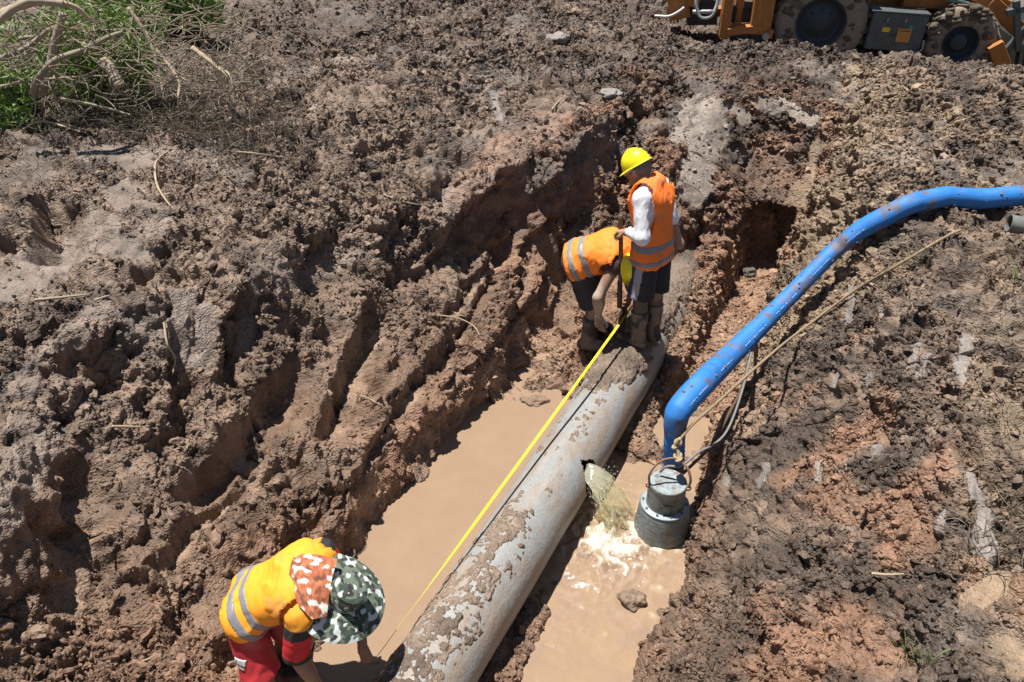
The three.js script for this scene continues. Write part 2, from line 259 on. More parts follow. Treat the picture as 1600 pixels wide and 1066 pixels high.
{
  const N = groundGeo.attributes.normal.array, out = new Float32Array(GP.length), c = [0, 0, 0];
  for (let o = 0; o < NI * NJ; o++) {
    const x = GP[o * 3], y = GP[o * 3 + 1], z = GP[o * 3 + 2], [s, t] = toST(x, z);
    let nx = N[o * 3], ny = N[o * 3 + 1], nz = N[o * 3 + 2]; if (ny < 0) { nx = -nx; ny = -ny; nz = -nz; }
    const zc = -(z * CP + (y - CAM_H) * SP), seen = zc > 0.8 && Math.abs(x / zc * FOCAL) < 1120 && Math.abs(((y - CAM_H) * CP - z * SP) / zc * FOCAL) < 830;   // full relief only where it can be seen, with a wide margin
    const near = seen && s > -2.6 && s < 15 && t > -12 && t < 8;
    let d = 0, sm = 0, cave = 0, kind = -1, gl = 0, rough = 1, smearZ = 0;
    const floor = t > -0.95 && t < 0.95 && s < 5.4 ? 1 - sstep(0.05, 0.4, y) : 0;
    const big = fbm(x * 0.9 + 3, y * 0.9, z * 0.9, 3);
    if (near) {
      // grooves and ledges
      for (const g of GROOVES) {
        if (s < g.b[0] || s > g.b[1] || t < g.b[2] || t > g.b[3]) continue;
        let bd = 9, bs = 0, be = 0;
        for (let k = 0; k < g.q.length - 1; k++) {
          const a = g.q[k], b = g.q[k + 1], ds = b[0] - a[0], dt = b[1] - a[1], l2 = ds * ds + dt * dt, ws = s - a[0], wt = t - a[1], f = clamp((ws * ds + wt * dt) / l2, 0, 1);
          const e = Math.hypot(ws - f * ds, wt - f * dt); if (e < bd) { bd = e; bs = ds * wt - dt * ws > 0 ? 1 : -1; be = (k + f) / (g.q.length - 1); }
        }
        bd += 0.05 * pn(x * 4, y * 4, z * 4) + 0.025 * pn(x * 13, y * 13, z * 13);
        const ends = sstep(-0.02, 0.2, be) * sstep(1.02, 0.75, be), up = bs > 0;
        const f = up ? 1 - sstep(0, g.u, bd) : 1 - sstep(0, g.w, bd);
        if (f > 0) { d -= g.d * f * ends; if (bd < g.w * 0.55 && pn(x * 3 + 9, y * 3, z * 3) > -0.25) { const core = (1 - sstep(g.w * 0.2, g.w * 0.42, bd)) * ends * (up ? 0.5 : 1); sm = Math.max(sm, 0.88 * core); gl = Math.max(gl, core); } }
      }
      for (const p of POLISH) {
        const dx = x - p.c.x, dy = y - p.c.y, dz = z - p.c.z; if (dx * dx + dy * dy + dz * dz > p.r * p.r) continue;
        const ax = p.B.x - p.A.x, ay = p.B.y - p.A.y, az = p.B.z - p.A.z, f = clamp(((x - p.A.x) * ax + (y - p.A.y) * ay + (z - p.A.z) * az) / (ax * ax + ay * ay + az * az), 0, 1);
        const e = Math.hypot(x - p.A.x - f * ax, y - p.A.y - f * ay, z - p.A.z - f * az) + p.w * (0.45 * pn(x * 7 + 4, y * 7, z * 7) + 0.25 * pn(x * 22, y * 22, z * 22));
        const m = 1 - sstep(p.w * 0.8, p.w * 1.05, e); if (m > sm) sm = m; if (m > 0.3) kind = p.kind; if (m > 0) d -= m * Math.min(0.03, p.w * 0.25);
      }
      // long scrapes of the bucket, slanting down the left wall towards the near end
      const scr = sstep(0.9, 1.5, s) * sstep(5.0, 4.4, s) * sstep(-2.15, -1.8, t) * sstep(-0.78, -0.95, t) * (1 - sm);
      if (scr > 0) { const w = (y - 0.36 * (s - 1.8) + 0.05 * pn(x * 1.6, y * 1.6, z * 1.6) + 0.012 * pn(x * 9, y * 9, z * 9)) / 0.27, fr = w - Math.floor(w), st = pn(Math.floor(w) * 7.3, s * 0.9, 2); d += scr * (0.13 * (fr < 0.82 ? 1 - fr / 0.82 : (fr - 0.82) / 0.18) - 0.075) * (0.75 + 0.6 * st) + scr * 0.012 * pn(w * 9, s * 0.5, 4); smearZ = 0.55 * scr * sstep(-0.35, 0.2, pn(x * 1.2 + 21, y * 1.2, z * 1.2) + (fr > 0.25 && fr < 0.8 ? 0.15 : -0.1)); }
      const sl = sstep(0.16, 0.36, pn(x * 1.25 + 70, y * 1.25, z * 1.25) + 0.35 * pn(x * 4.2, y * 4.2 + 12, z * 4.2)) * (t > 0.95 && s < 4.2 ? 0.45 : 0.8) * (1 - floor); smearZ = Math.max(smearZ, sl);
      if (t < -0.85 && t > -3.2 && s < 5.4) { const st = sstep(0.82, 0.6, ny) * sstep(-0.25, 0.15, pn(x * 1.5 + 33, y * 1.5, z * 1.5)); smearZ = Math.max(smearZ, 0.9 * st); d += st * (0.02 * pn(s * 11, y * 1.4, 3) + 0.012 * pn(s * 27, y * 2, 7)); }   // sheared faces keep the marks of the teeth
      // clods on clods
      const qx = x + 0.05 * pn(x * 5, y * 5, z * 5 + 7), qy = y + 0.05 * pn(x * 5 + 31, y * 5, z * 5), qz = z + 0.05 * pn(x * 5, y * 5 + 17, z * 5);
      const patch = sstep(-0.35, 0.3, pn(x * 0.8 + 11, y * 0.8, z * 0.8)), patch2 = sstep(-0.3, 0.3, pn(x * 1.7 + 40, y * 1.7, z * 1.7));
      let cl = (0.52 - worley(qx * 3.6, qy * 3.6, qz * 3.6)) * 0.15 * (0.35 + 0.65 * patch) + (WO.id - 0.5) * 0.1 * sstep(0.02, 0.09, WO.f2 - WO.f1);
      cl += (0.5 - worley(qx * 8.5, qy * 8.5, qz * 8.5)) * 0.1 * (0.35 + 0.65 * patch2);
      const id = WO.id; cl += (id - 0.5) * 0.085 * sstep(0.02, 0.12, WO.f2 - WO.f1) * (0.3 + 0.7 * patch2);
      cl += (0.5 - worley(qx * 21, qy * 21, qz * 21)) * 0.04; cl += (WO.id - 0.5) * 0.046 * sstep(0.03, 0.16, WO.f2 - WO.f1);
      cl += 0.014 * fbm(x * 26, y * 26, z * 26, 2);
      cave = sstep(0.2, 0.5, pn(x * 1.9 + 5, y * 1.9 + 2, z * 1.9)) * 0.12 + sstep(0.22, 0.5, pn(x * 4.7, y * 4.7 + 8, z * 4.7)) * 0.11;
      rough = lerp(1, 0.4, floor) * (1 - sm * 0.93) * (1 - 0.72 * smearZ); d += smearZ * (0.012 * pn(x * 6, y * 6, z * 6) + 0.008 * fbm(x * 17, y * 17, z * 17, 2));
      if (t > 0.95 && s < 4.2 && y < 1.5) { rough *= 0.72; cave *= 0.5; }          // the right bank is crumbly and even
      if (s > 5.5 && t < 4) cave *= 0.7;
      d += (cl - cave) * rough + big * 0.2 * (1 - floor) + sm * 0.006 * pn(x * 18, y * 18, z * 18);
      // ragged scrape lines beside the water
      if (t < -0.75 && t > -1.5 && y < 0.7) d += 0.035 * pn(s * 9, 3, t * 1.2) * (1 - floor);
      { const a = 0.036 * rough; GP[o * 3] += a * pn(x * 17, y * 17 + 50, z * 17); GP[o * 3 + 2] += a * pn(x * 17 + 30, y * 17, z * 17 + 80); }   // torn clods overhang a little
      GSM[o] = Math.max(sm, smearZ * 0.9);
      if (t > 0.3 && t < 0.95 && s > 3.2 && s < 6) d *= 0.5; if (t < -0.8 && y < 0.5 && s < 3.2) d *= 0.6;
      // colour of the soil
      const n1 = pn(x * 0.7 + 2, y * 0.9, z * 0.7), n2 = fbm(x * 2.4, y * 2.4 + 6, z * 2.4, 3), n3 = pn(x * 9, y * 9, z * 9), n4 = pn(x * 31, y * 31, z * 31);
      c[0] = SOIL.top[0]; c[1] = SOIL.top[1]; c[2] = SOIL.top[2];
      mixc(c, SOIL.dry, sstep(-0.25, 0.3, n2 + 0.35 * n3 + (t < -1.4 ? 0.16 : -0.05)));
      const deep = sstep(1.25, 0.35, y + 0.25 * n1 + 0.2 * n2 + (t > 0.95 ? 0.55 : 0));
      mixc(c, SOIL.brown, deep * 0.9); mixc(c, SOIL.red, sstep(0.75, 0.2, y + 0.22 * n2 + (t > 0.95 ? 0.6 : 0)) * 0.85);
      if (t < -0.5 && s > 1.2) mixc(c, SOIL.tan, sstep(0.55, 0.1, y + 0.2 * n2) * 0.55);
      if (t > 0.2 && s > 2.4 && s < 5.6 && y < 0.6) mixc(c, SOIL.tan, 0.55 * sstep(-0.3, 0.4, n2 + 0.3));
      if (t > 0.95 && y < 1.55 && s < 4) mixc(c, SOIL.red, 0.75 * sstep(0.02, 0.35, n2 + 0.5 * pn(x * 1.3, y * 1.3 + 4, z * 1.3) + (s < 1.6 && t > 1.5 ? 0.12 : -0.06)));
      if (t > 0.8 && s > 3.4 && s < 8) mixc(c, SOIL.sand, 0.75 * sstep(-0.2, 0.3, n2 + 0.4 - Math.abs(t - 1.15) * 0.5));
      if (s > 4.6 && s < 7.2 && t > -1.4 && t < 1) mixc(c, SOIL.red, 0.7 * sstep(-0.15, 0.25, n2 + 0.1));
      if (t < -1 && t > -1.8 && s > 3.2 && s < 5.4) mixc(c, SOIL.red, 0.7 * sstep(-0.2, 0.2, n2 + 0.1));
      if (t > 2.3 && y > 1.4) mixc(c, SOIL.sand, 0.35 * sstep(-0.25, 0.25, n2 + 0.1));
      if (s > 5.6 && t < 0.8) mixc(c, SOIL.top, 0.45 * sstep(-0.3, 0.2, n1 + 0.1)); if (smearZ > 0) mixc(c, y < 0.8 ? SOIL.red : y < 1.2 ? SOIL.brown : SOIL.grey, 0.3 * smearZ); if (s > 8.6 || t < -4.6) mixc(c, SOIL.top, 0.4);
      if (sm > 0) { const P3 = kind < 0 ? null : [SOIL.grey, SOIL.pinkgrey, SOIL.rosy, SOIL.brown, SOIL.sand][kind]; if (P3) mixc(c, P3, clamp(sm * ((kind === 1 ? 0.9 : 0.68) + 0.4 * n2 + 0.2 * n3), 0, 1)); else mixc(c, y < 0.9 ? SOIL.tan : SOIL.brown, gl * 0.5); }
      const v = 0.92 + 0.16 * n3 + 0.13 * n4 + 0.34 * (id - 0.5); c[0] *= v; c[1] *= v; c[2] *= v;
      const level = t < 0 ? LEFT_LEVEL : RIGHT_LEVEL; if (Math.abs(t) < 1.3 && s < 3.1) mixc(c, SOIL.wet, 0.55 * sstep(0.16, 0.03, y + d * ny - level + 0.05 * n3));
    } else { d = big * 0.3; c[0] = 0.17; c[1] = 0.135; c[2] = 0.1; }
    if (near && t > 0.3 && t < 0.9 && s > 5.3 && s < 6.1) {                            // the undercut end of the slot
      const w = sstep(0.33, 0.42, t) * sstep(0.86, 0.78, t), yy = y + ny * d; d *= 1 - 0.6 * w; if (s > 5.47) { const k = 0.42 * w * sstep(0.86, 0.7, yy) * sstep(0.02, 0.16, yy); GP[o * 3] += SX * k; GP[o * 3 + 2] += SZ * k; }
    }
    out[o * 3] = GP[o * 3] + nx * d; out[o * 3 + 1] = y + ny * d; out[o * 3 + 2] = GP[o * 3 + 2] + nz * d;
    GU[o * 2] = out[o * 3] + out[o * 3 + 1] * 0.75 * (2 * sstep(-0.3, 0.3, t) - 1); GU[o * 2 + 1] = out[o * 3 + 2] - out[o * 3 + 1] * 0.8;
    GC[o * 3] = c[0]; GC[o * 3 + 1] = c[1]; GC[o * 3 + 2] = c[2];
    // keep the ground clear of the pipe
    const [s2, t2] = toST(out[o * 3], out[o * 3 + 2]); const py = out[o * 3 + 1]; if (s2 < 4.25 && Math.abs(t2) < 0.235 && py > 0.0 && (s2 < 2.2 || pn(s2 * 3, t2 * 4, 6) > -0.15)) out[o * 3 + 1] = Math.min(py, 0.0 + 0.25 - Math.sqrt(Math.max(0, 0.255 * 0.255 - t2 * t2)));
  }
  GP.set(out); groundGeo.attributes.position.needsUpdate = true;
}
groundGeo.computeVertexNormals();
groundGeo.setAttribute('color', new THREE.BufferAttribute(GC, 3));
const soilMap = tileTex(1024, (u, v) => { const a = 0.5 * tnoise(u, v, 9, 1) + 0.5 * tnoise(u, v, 24, 2) + 0.6 * tnoise(u, v, 61, 3) + 0.6 * tnoise(u, v, 140, 4), b = 0.5 * tnoise(u, v, 33, 5); const k = 0.80 + 0.21 * a; return [k + 0.03 * b, k, k - 0.03 * b]; });
const soilBump = tileTex(1024, (u, v) => 0.5 + 0.2 * tnoise(u, v, 22, 7) - 0.22 * Math.max(0, 0.25 - Math.abs(tnoise(u, v, 14, 12))) + 0.2 * tnoise(u, v, 52, 8) + 0.14 * tnoise(u, v, 105, 9) + 0.06 * tnoise(u, v, 220, 10));
soilMap.repeat.set(0.71, 0.71); soilBump.repeat.set(0.9, 0.9);
const groundMat = new THREE.MeshStandardMaterial({ vertexColors: true, map: soilMap, bumpMap: soilBump, bumpScale: 0.022, roughness: 0.66, side: THREE.DoubleSide });
const ground = structure('ground', groundGeo, groundMat);

// height of the finished ground under a point (highest vertex of each 3 cm square)
const HM = { x0: -9, z0: -14.5, n: 600, c: 0.03, y: null };
{
  HM.y = new Float32Array(HM.n * HM.n).fill(-9);
  for (let o = 0; o < NI * NJ; o++) { const i = Math.floor((GP[o * 3] - HM.x0) / HM.c), j = Math.floor((GP[o * 3 + 2] - HM.z0) / HM.c); if (i >= 0 && j >= 0 && i < HM.n && j < HM.n) { const k = j * HM.n + i; if (GP[o * 3 + 1] > HM.y[k]) HM.y[k] = GP[o * 3 + 1]; } }
  for (let pass = 0; pass < 6; pass++) { const c = HM.y.slice(); for (let j = 1; j < HM.n - 1; j++) for (let i = 1; i < HM.n - 1; i++) if (c[j * HM.n + i] < -8) HM.y[j * HM.n + i] = Math.max(c[j * HM.n + i - 1], c[j * HM.n + i + 1], c[(j - 1) * HM.n + i], c[(j + 1) * HM.n + i]); }
}
function groundY(x, z) { const i = clamp(Math.floor((x - HM.x0) / HM.c), 0, HM.n - 1), j = clamp(Math.floor((z - HM.z0) / HM.c), 0, HM.n - 1), y = HM.y[j * HM.n + i]; if (y > -8) return y; const a = toST(x, z); return coarse(a[0], a[1]); }
function pixHit(px, py, lift = 0) { const r = pixRay(px, py); for (let k = 2.6; k < 22; k += 0.012) { const y = CAM_H + r.y * k; if (y < groundY(r.x * k, r.z * k) + lift) return V(r.x * k, y, r.z * k); } return atY(px, py, 1); }
// ------------------------------------------------------------------ muddy water
const ripple = tileTex(512, (u, v) => 0.5 + 0.2 * tnoise(u, v, 7, 3) + 0.14 * tnoise(u, v, 19, 5) + 0.08 * tnoise(u, v, 47, 6));
const siltMap = tileTex(512, (u, v) => { const a = 0.6 * tnoise(u, v, 4, 1) + 0.4 * tnoise(u, v, 11, 2) + 0.3 * tnoise(u, v, 70, 4); const k = 0.92 + 0.09 * a; return [k, k - 0.008 * a, k - 0.02 * a]; });
siltMap.repeat.set(0.8, 0.8); ripple.repeat.set(1.1, 1.1);
{
  const mat = new THREE.MeshPhysicalMaterial({ color: lin(0.285, 0.196, 0.132), map: siltMap, roughness: 0.16, bumpMap: ripple, bumpScale: 0.0035, ior: 1.33, side: THREE.DoubleSide });
  const pos = [], uv = [], idx = [], ns = 90, nt = 30;
  for (let i = 0; i <= ns; i++) for (let j = 0; j <= nt; j++) { const s = lerp(-3, 3.2, i / ns), t = lerp(-1.9, -0.12, j / nt), p = fromST(s, t, LEFT_LEVEL + 0.002 * pn(s * 3, t * 3, 1)); pos.push(p.x, p.y, p.z); uv.push(s, t); if (i < ns && j < nt) { const o = i * (nt + 1) + j; idx.push(o, o + 1, o + nt + 1, o + 1, o + nt + 2, o + nt + 1); } }
  const g = new THREE.BufferGeometry(); g.setAttribute('position', new THREE.Float32BufferAttribute(pos, 3)); g.setAttribute('uv', new THREE.Float32BufferAttribute(uv, 2)); g.setIndex(idx); g.computeVertexNormals();
  structure('trench_water', g, mat);
}
const JET_HIT = atY(950, 838, 0.02), PUMP_AT = atY(1033, 826, 0);
const jetST = toST(JET_HIT.x, JET_HIT.z), pumpST = toST(PUMP_AT.x, PUMP_AT.z);
{
  const mat = new THREE.MeshPhysicalMaterial({ vertexColors: true, roughness: 0.24, bumpMap: ripple, bumpScale: 0.006, ior: 1.33, side: THREE.DoubleSide });
  const pos = [], uv = [], idx = [], col = [], ns = 560, nt = 150;
  for (let i = 0; i <= ns; i++) for (let j = 0; j <= nt; j++) {
    const s = lerp(-2.2, 3.3, i / ns), t = lerp(0.12, 1.25, j / nt), ds = s - jetST[0], dt = t - jetST[1], r = Math.hypot(ds, dt);
    const boil = Math.exp(-r * r / 0.1), near = Math.exp(-r / 0.55);
    const warp = 0.12 * pn(s * 3, t * 3, 4), a = pn(s * 6 + warp * 8, t * 6, 2), b = pn(s * 16, t * 16 + warp * 10, 5), c = pn(s * 38, t * 38, 8);
    const ring = Math.sin(r * 34 - a * 2) * 0.006 * near;
    const y = RIGHT_LEVEL + boil * (0.03 + 0.035 * a + 0.03 * b + 0.016 * c) + near * (0.012 * a + 0.008 * b) + ring + 0.003 * b * Math.exp(-r / 1.5);
    const p = fromST(s, t, y); pos.push(p.x, p.y, p.z); uv.push(s, t);
    // foam threads carried from where the water lands
    const pr = Math.hypot(s - pumpST[0], t - pumpST[1]); const th = 1 - Math.abs(pn(s * 5 + warp * 6, t * 5, 11)) * 3.2, th2 = 1 - Math.abs(pn(s * 11 + warp * 9, t * 11, 13)) * 3;
    let foam = sstep(0.4, 0.95, Math.exp(-Math.pow(Math.hypot(ds + 0.06, dt - 0.05), 2) / 0.05) + 0.65 * a + 0.45 * b) * 0.9 + Math.exp(-r / 0.3) * 0.5 * sstep(0.4, 1, th) * sstep(-0.1, 0.35, b) + Math.exp(-r / 0.4) * 0.22 * sstep(0.6, 1, th2) + 0.5 * sstep(0.27, 0.2, pr) * sstep(-0.1, 0.3, b);
    foam = clamp(foam * (s > 2.3 ? 0.2 : 1), 0, 1);
    const base = [0.272 + 0.03 * a, 0.187 + 0.02 * a, 0.125], fc = [0.66, 0.6, 0.52]; for (let k = 0; k < 3; k++) col.push(lerp(base[k], fc[k], foam * 0.9));
    if (i < ns && j < nt) { const o = i * (nt + 1) + j; idx.push(o, o + 1, o + nt + 1, o + 1, o + nt + 2, o + nt + 1); }
  }
  const g = new THREE.BufferGeometry(); g.setAttribute('position', new THREE.Float32BufferAttribute(pos, 3)); g.setAttribute('uv', new THREE.Float32BufferAttribute(uv, 2)); g.setAttribute('color', new THREE.Float32BufferAttribute(col, 3)); g.setIndex(idx); g.computeVertexNormals();
  structure('foaming_water', g, mat);
}

// ------------------------------------------------------------------ the big pipe, with a saw cut that lets water out
const PIPE_R = 0.245, PIPE_Y = 0.25;
const pipePoint = (s, a, r) => fromST(s, Math.sin(a) * r, PIPE_Y + Math.cos(a) * r);       // a = 0 on top, positive to the right
function pixPipe(px, py) {                                                                    // pixel -> (s, a) on the pipe
  const r = pixRay(px, py), o = camera.position, os = toST(o.x, o.z), rs = r.x * SX + r.z * SZ, rt = r.x * TX + r.z * TZ, oy = o.y - PIPE_Y;
  const A = rt * rt + r.y * r.y, B = os[1] * rt + oy * r.y, C = os[1] * os[1] + oy * oy - PIPE_R * PIPE_R, D = B * B - A * C; const k = (-B - Math.sqrt(Math.max(0, D))) / A;
  return [os[0] + rs * k, Math.atan2(os[1] + rt * k, oy + r.y * k)];
}
const CUT = pixPipe(908, 716), CUT2 = pixPipe(935, 752);
const mouthS = (CUT[0] + CUT2[0]) / 2;
const inCut = (s, a) => { const k = (a - CUT[1]) / 1.0; if (k < 0 || k > 1) return false; const w = 0.14 * Math.min(1, k * 2.4), c = CUT[0] - 0.015 - 0.06 * k; return s > c - w * 0.4 && s < c + w; };
{
  const g = thing('water_pipe', 'long grey pipe caked in mud with water pouring from its cut side', 'pipe', fromST(1, 0, PIPE_Y - PIPE_R));
  const base = g.position, s0 = -2.6, s1 = 5.4, ns = 480, na = 96;
  const crust = (s, a) => {                                                 // thickness of the mud left on the pipe
    const p = [s * 2.2, a * 0.62, 0], top = Math.cos(a - (-0.15 + 0.25 * pn(s * 0.9, 2, 3))), far = sstep(2.1, 3.1, s);
    const m = 0.95 * fbm(p[0] * 1.5, p[1] * 3, 4, 4) + 0.55 * (top - 0.72) * 2 + 0.30 * sstep(1.15, 0.2, s) * (top > 0.5 ? 1 : 0) + far * (0.45 + 0.4 * sstep(3.4, 2.9, s)) * (top + 0.25) - 0.13 - 0.16 * sstep(0.7, 1.2, s) * (1 - far) - (a > 0.75 ? (a - 0.75) * 0.7 * (1 - far) : 0);
    return m;
  };
  const shell = (R, inner) => {
    const pos = [], uv = [], col = [], idx = [];
    for (let i = 0; i <= ns; i++) for (let j = 0; j <= na; j++) {
      const s = lerp(s0, s1, i / ns), a = (j / na * 2 - 1) * Math.PI, dent = 0.004 * pn(s * 2.2, Math.sin(a) * 1.2, Math.cos(a) * 1.2), p = pipePoint(s, a, R + dent).sub(base); pos.push(p.x, p.y, p.z); uv.push(s, a * PIPE_R);
      const m = crust(s, a), sw = fbm(s * 1.2 + a * 1.3, a * 5 - s * 1.2, 3, 4), st = fbm(s * 7 + a * 5, a * 2.2, 8, 3), sp = pn(s * 40, a * 10, 2);
      const c = [0.29, 0.293, 0.29]; mixc(c, [0.295, 0.225, 0.17], sstep(-0.12, 0.22, fbm(s * 2.6, a * 1.9, 14, 4) + 0.35 * st + 0.1 * sp) * 0.8); mixc(c, [0.36, 0.315, 0.265], sstep(0.1, 0.3, sw + 0.2 * st) * 0.55);      // one grey pipe, wet mud smears and dried silt on it
      const k = 1 + 0.08 * sp + 0.06 * pn(s * 14, a * 30, 1); col.push(c[0] * k, c[1] * k, c[2] * k);
      if (i < ns && j < na) { const sm = lerp(s0, s1, (i + 0.5) / ns), am = ((j + 0.5) / na * 2 - 1) * Math.PI; if (!inCut(sm, am)) { const o = i * (na + 1) + j; idx.push(o, o + 1, o + na + 1, o + 1, o + na + 2, o + na + 1); } }
    }
    const q = new THREE.BufferGeometry(); q.setAttribute('position', new THREE.Float32BufferAttribute(pos, 3)); q.setAttribute('uv', new THREE.Float32BufferAttribute(uv, 2)); q.setAttribute('color', new THREE.Float32BufferAttribute(col, 3)); q.setIndex(idx); q.computeVertexNormals(); return q;
  };
  const grime = tileTex(512, (u, v) => { const a = 0.5 * tnoise(u, v, 12, 1) + 0.5 * tnoise(u, v, 40, 2) + 0.5 * tnoise(u, v, 110, 4); const k = 0.86 + 0.12 * a; return [k, k, k]; }); grime.repeat.set(1.2, 1.2);
  mesh('pipe_wall', shell(PIPE_R), new THREE.MeshStandardMaterial({ vertexColors: true, map: grime, roughness: 0.5, bumpMap: soilBump, bumpScale: 0.004, side: THREE.DoubleSide }), g);
  mesh('pipe_lining', shell(PIPE_R - 0.016), std(0.12, 0.12, 0.12, 0.7), g);
  // mud crust: a real layer over the top of the pipe
  const pos = [], uv = [], col = [], idx = [], lay = [], NS = 760, NA = 120;
  for (let i = 0; i <= NS; i++) for (let j = 0; j <= NA; j++) {
    const s = lerp(-1.6, 4.9, i / NS), a = lerp(-1.75, 1.6, j / NA), m = crust(s, a), w = pipePoint(s, a, PIPE_R), x = w.x, y = w.y, z = w.z;
    let th = sstep(0.0, 0.4, m + 0.32 * pn(x * 11, y * 11, z * 11) + 0.2 * pn(x * 27, y * 27, z * 27)) * (0.003 + 0.016 * (0.6 - worley(x * 17, y * 17, z * 17)) + 0.014 * (0.6 - worley(x * 40, y * 40, z * 40)) + 0.022 * sstep(2.3, 3.0, s));
    const keep = th > 0.0015; if (!keep) th = -0.012;
    lay.push(keep); const p = pipePoint(s, a, PIPE_R + th).sub(base); pos.push(p.x, p.y, p.z); uv.push(s, a * PIPE_R);
    const v = 0.9 + 0.2 * pn(x * 30, y * 30, z * 30) + 0.2 * pn(x * 7, y * 7, z * 7), c = [0.26, 0.19, 0.14]; mixc(c, SOIL.top, sstep(0.0, 0.5, pn(x * 3, y * 3, z * 3 + 4)) * 0.6 + 0.3 * sstep(2.6, 3.4, s)); col.push(c[0] * v, c[1] * v, c[2] * v);
  }
  for (let i = 0; i < NS; i++) for (let j = 0; j < NA; j++) { const o = i * (NA + 1) + j, q = [o, o + 1, o + NA + 1, o + NA + 2]; const s = lerp(-1.6, 4.9, (i + 0.5) / NS), a = lerp(-1.75, 1.6, (j + 0.5) / NA); if (q.some(k => lay[k]) && !inCut(s, a)) idx.push(o, o + 1, o + NA + 1, o + 1, o + NA + 2, o + NA + 1); }
  let q = new THREE.BufferGeometry(); q.setAttribute('position', new THREE.Float32BufferAttribute(pos, 3)); q.setAttribute('uv', new THREE.Float32BufferAttribute(uv, 2)); q.setAttribute('color', new THREE.Float32BufferAttribute(col, 3)); q.setIndex(idx); q.computeVertexNormals();
  const mc = mesh('mud_crust', q, groundMat, g); mc.userData.label = 'dried brown mud caked along the top of the pipe';
}
// ------------------------------------------------------------------ loose crumbs and clods lying on the ground (nobody could count them)
function clodGeo(seed, detail, flat = 0.7) {
  const g = mergeVertices(new THREE.IcosahedronGeometry(1, detail).deleteAttribute('uv').deleteAttribute('normal')), p = g.attributes.position;
  for (let i = 0; i < p.count; i++) { const x = p.getX(i), y = p.getY(i), z = p.getZ(i); worley(x * 1.1 + seed * 5.3, y * 1.1, z * 1.1); const k = 0.62 + 0.7 * WO.id + 0.35 * pn(x * 1.3 + seed * 9, y * 1.3, z * 1.3) + 0.16 * pn(x * 4, y * 4 + seed, z * 4); p.setXYZ(i, x * k, y * k * flat, z * k); }
  const uv = new Float32Array(p.count * 2); for (let i = 0; i < p.count; i++) { uv[i * 2] = p.getX(i) * 0.4; uv[i * 2 + 1] = (p.getZ(i) + p.getY(i)) * 0.4; }
  g.setAttribute('uv', new THREE.BufferAttribute(uv, 2)); g.computeVertexNormals(); return g;
}
const clodMat = new THREE.MeshStandardMaterial({ color: 0xffffff, map: soilMap, roughness: 0.68, flatShading: true });
{
  const R = rng(5), V8 = 8, count = 320000, lists = Array.from({ length: V8 }, () => []); let made = 0;
  const i0 = rows.findIndex(s => s > -2.0), i1 = rows.findIndex(s => s > 11.5);
  const q = new THREE.Quaternion(), e = new THREE.Euler(), M = new THREE.Matrix4(), pp = V(0, 0, 0), sc = V(0, 0, 0);
  for (let n = 0; n < count * 5 && made < count; n++) {
    const i = i0 + Math.floor(R() * (i1 - i0)), j = Math.floor(R() * (NJ - 1)), o = i * NJ + j, f = R(), h = R(), o1 = o + 1, o2 = o + NJ;
    const x = GP[o * 3] + (GP[o1 * 3] - GP[o * 3]) * f + (GP[o2 * 3] - GP[o * 3]) * h, y = GP[o * 3 + 1] + (GP[o1 * 3 + 1] - GP[o * 3 + 1]) * f + (GP[o2 * 3 + 1] - GP[o * 3 + 1]) * h, z = GP[o * 3 + 2] + (GP[o1 * 3 + 2] - GP[o * 3 + 2]) * f + (GP[o2 * 3 + 2] - GP[o * 3 + 2]) * h, s = rows[i], u = R(), keep = R(), tone = R();
    const zc = -(z * CP + (y - CAM_H) * SP); if (zc < 1) continue; const sx = x / zc * FOCAL, sy = ((y - CAM_H) * CP - z * SP) / zc * FOCAL; if (Math.abs(sx) > 1010 || Math.abs(sy) > 700) continue;
    const t = (x - S0.x) * TX + (z - S0.z) * TZ, dens = (0.5 + 1.2 * pn(x * 1.1 + 3, y * 1.1, z * 1.1) + 0.6 * pn(x * 4.5, y * 4.5 + 3, z * 4.5)) * (1 - 1.05 * GSM[o]);
    if (keep > Math.max(0.025, dens)) continue;
    if (Math.abs(t) < 0.27 && s < 3) continue; if (y < (t < 0 ? 0.13 : 0.02) && s < 3.1 && Math.abs(t) < 1.2) continue;
    let r = 0.0045 + 0.009 * u * u + (u > 0.94 ? 0.016 * R() : 0) + (u > 0.996 ? 0.02 * R() : 0); r *= s > 5 ? 1.35 : 1.02;
    e.set(R() * 6.3, R() * 6.3, R() * 6.3); q.setFromEuler(e); M.compose(pp.set(x, y + r * 0.15, z), q, sc.set(r * (0.7 + 0.9 * R()), r * (0.6 + 0.4 * R()), r));
    const k = 0.72 + 0.5 * tone; lists[Math.floor(R() * V8)].push([M.clone(), lin(GC[o * 3] * k, GC[o * 3 + 1] * k, GC[o * 3 + 2] * k)]); made++;
  }
  lists.forEach((l, v) => { const m = new THREE.InstancedMesh(clodGeo(v + 1, v < 2 ? 2 : 1), clodMat, l.length); l.forEach(([a, c], i) => { m.setMatrixAt(i, a); m.setColorAt(i, c); }); m.name = numbered('soil_clods'); m.userData = { kind: 'stuff', label: 'loose brown soil clods scattered over the dug ground', category: 'soil' }; m.castShadow = m.receiveShadow = true; scene.add(m); });
}
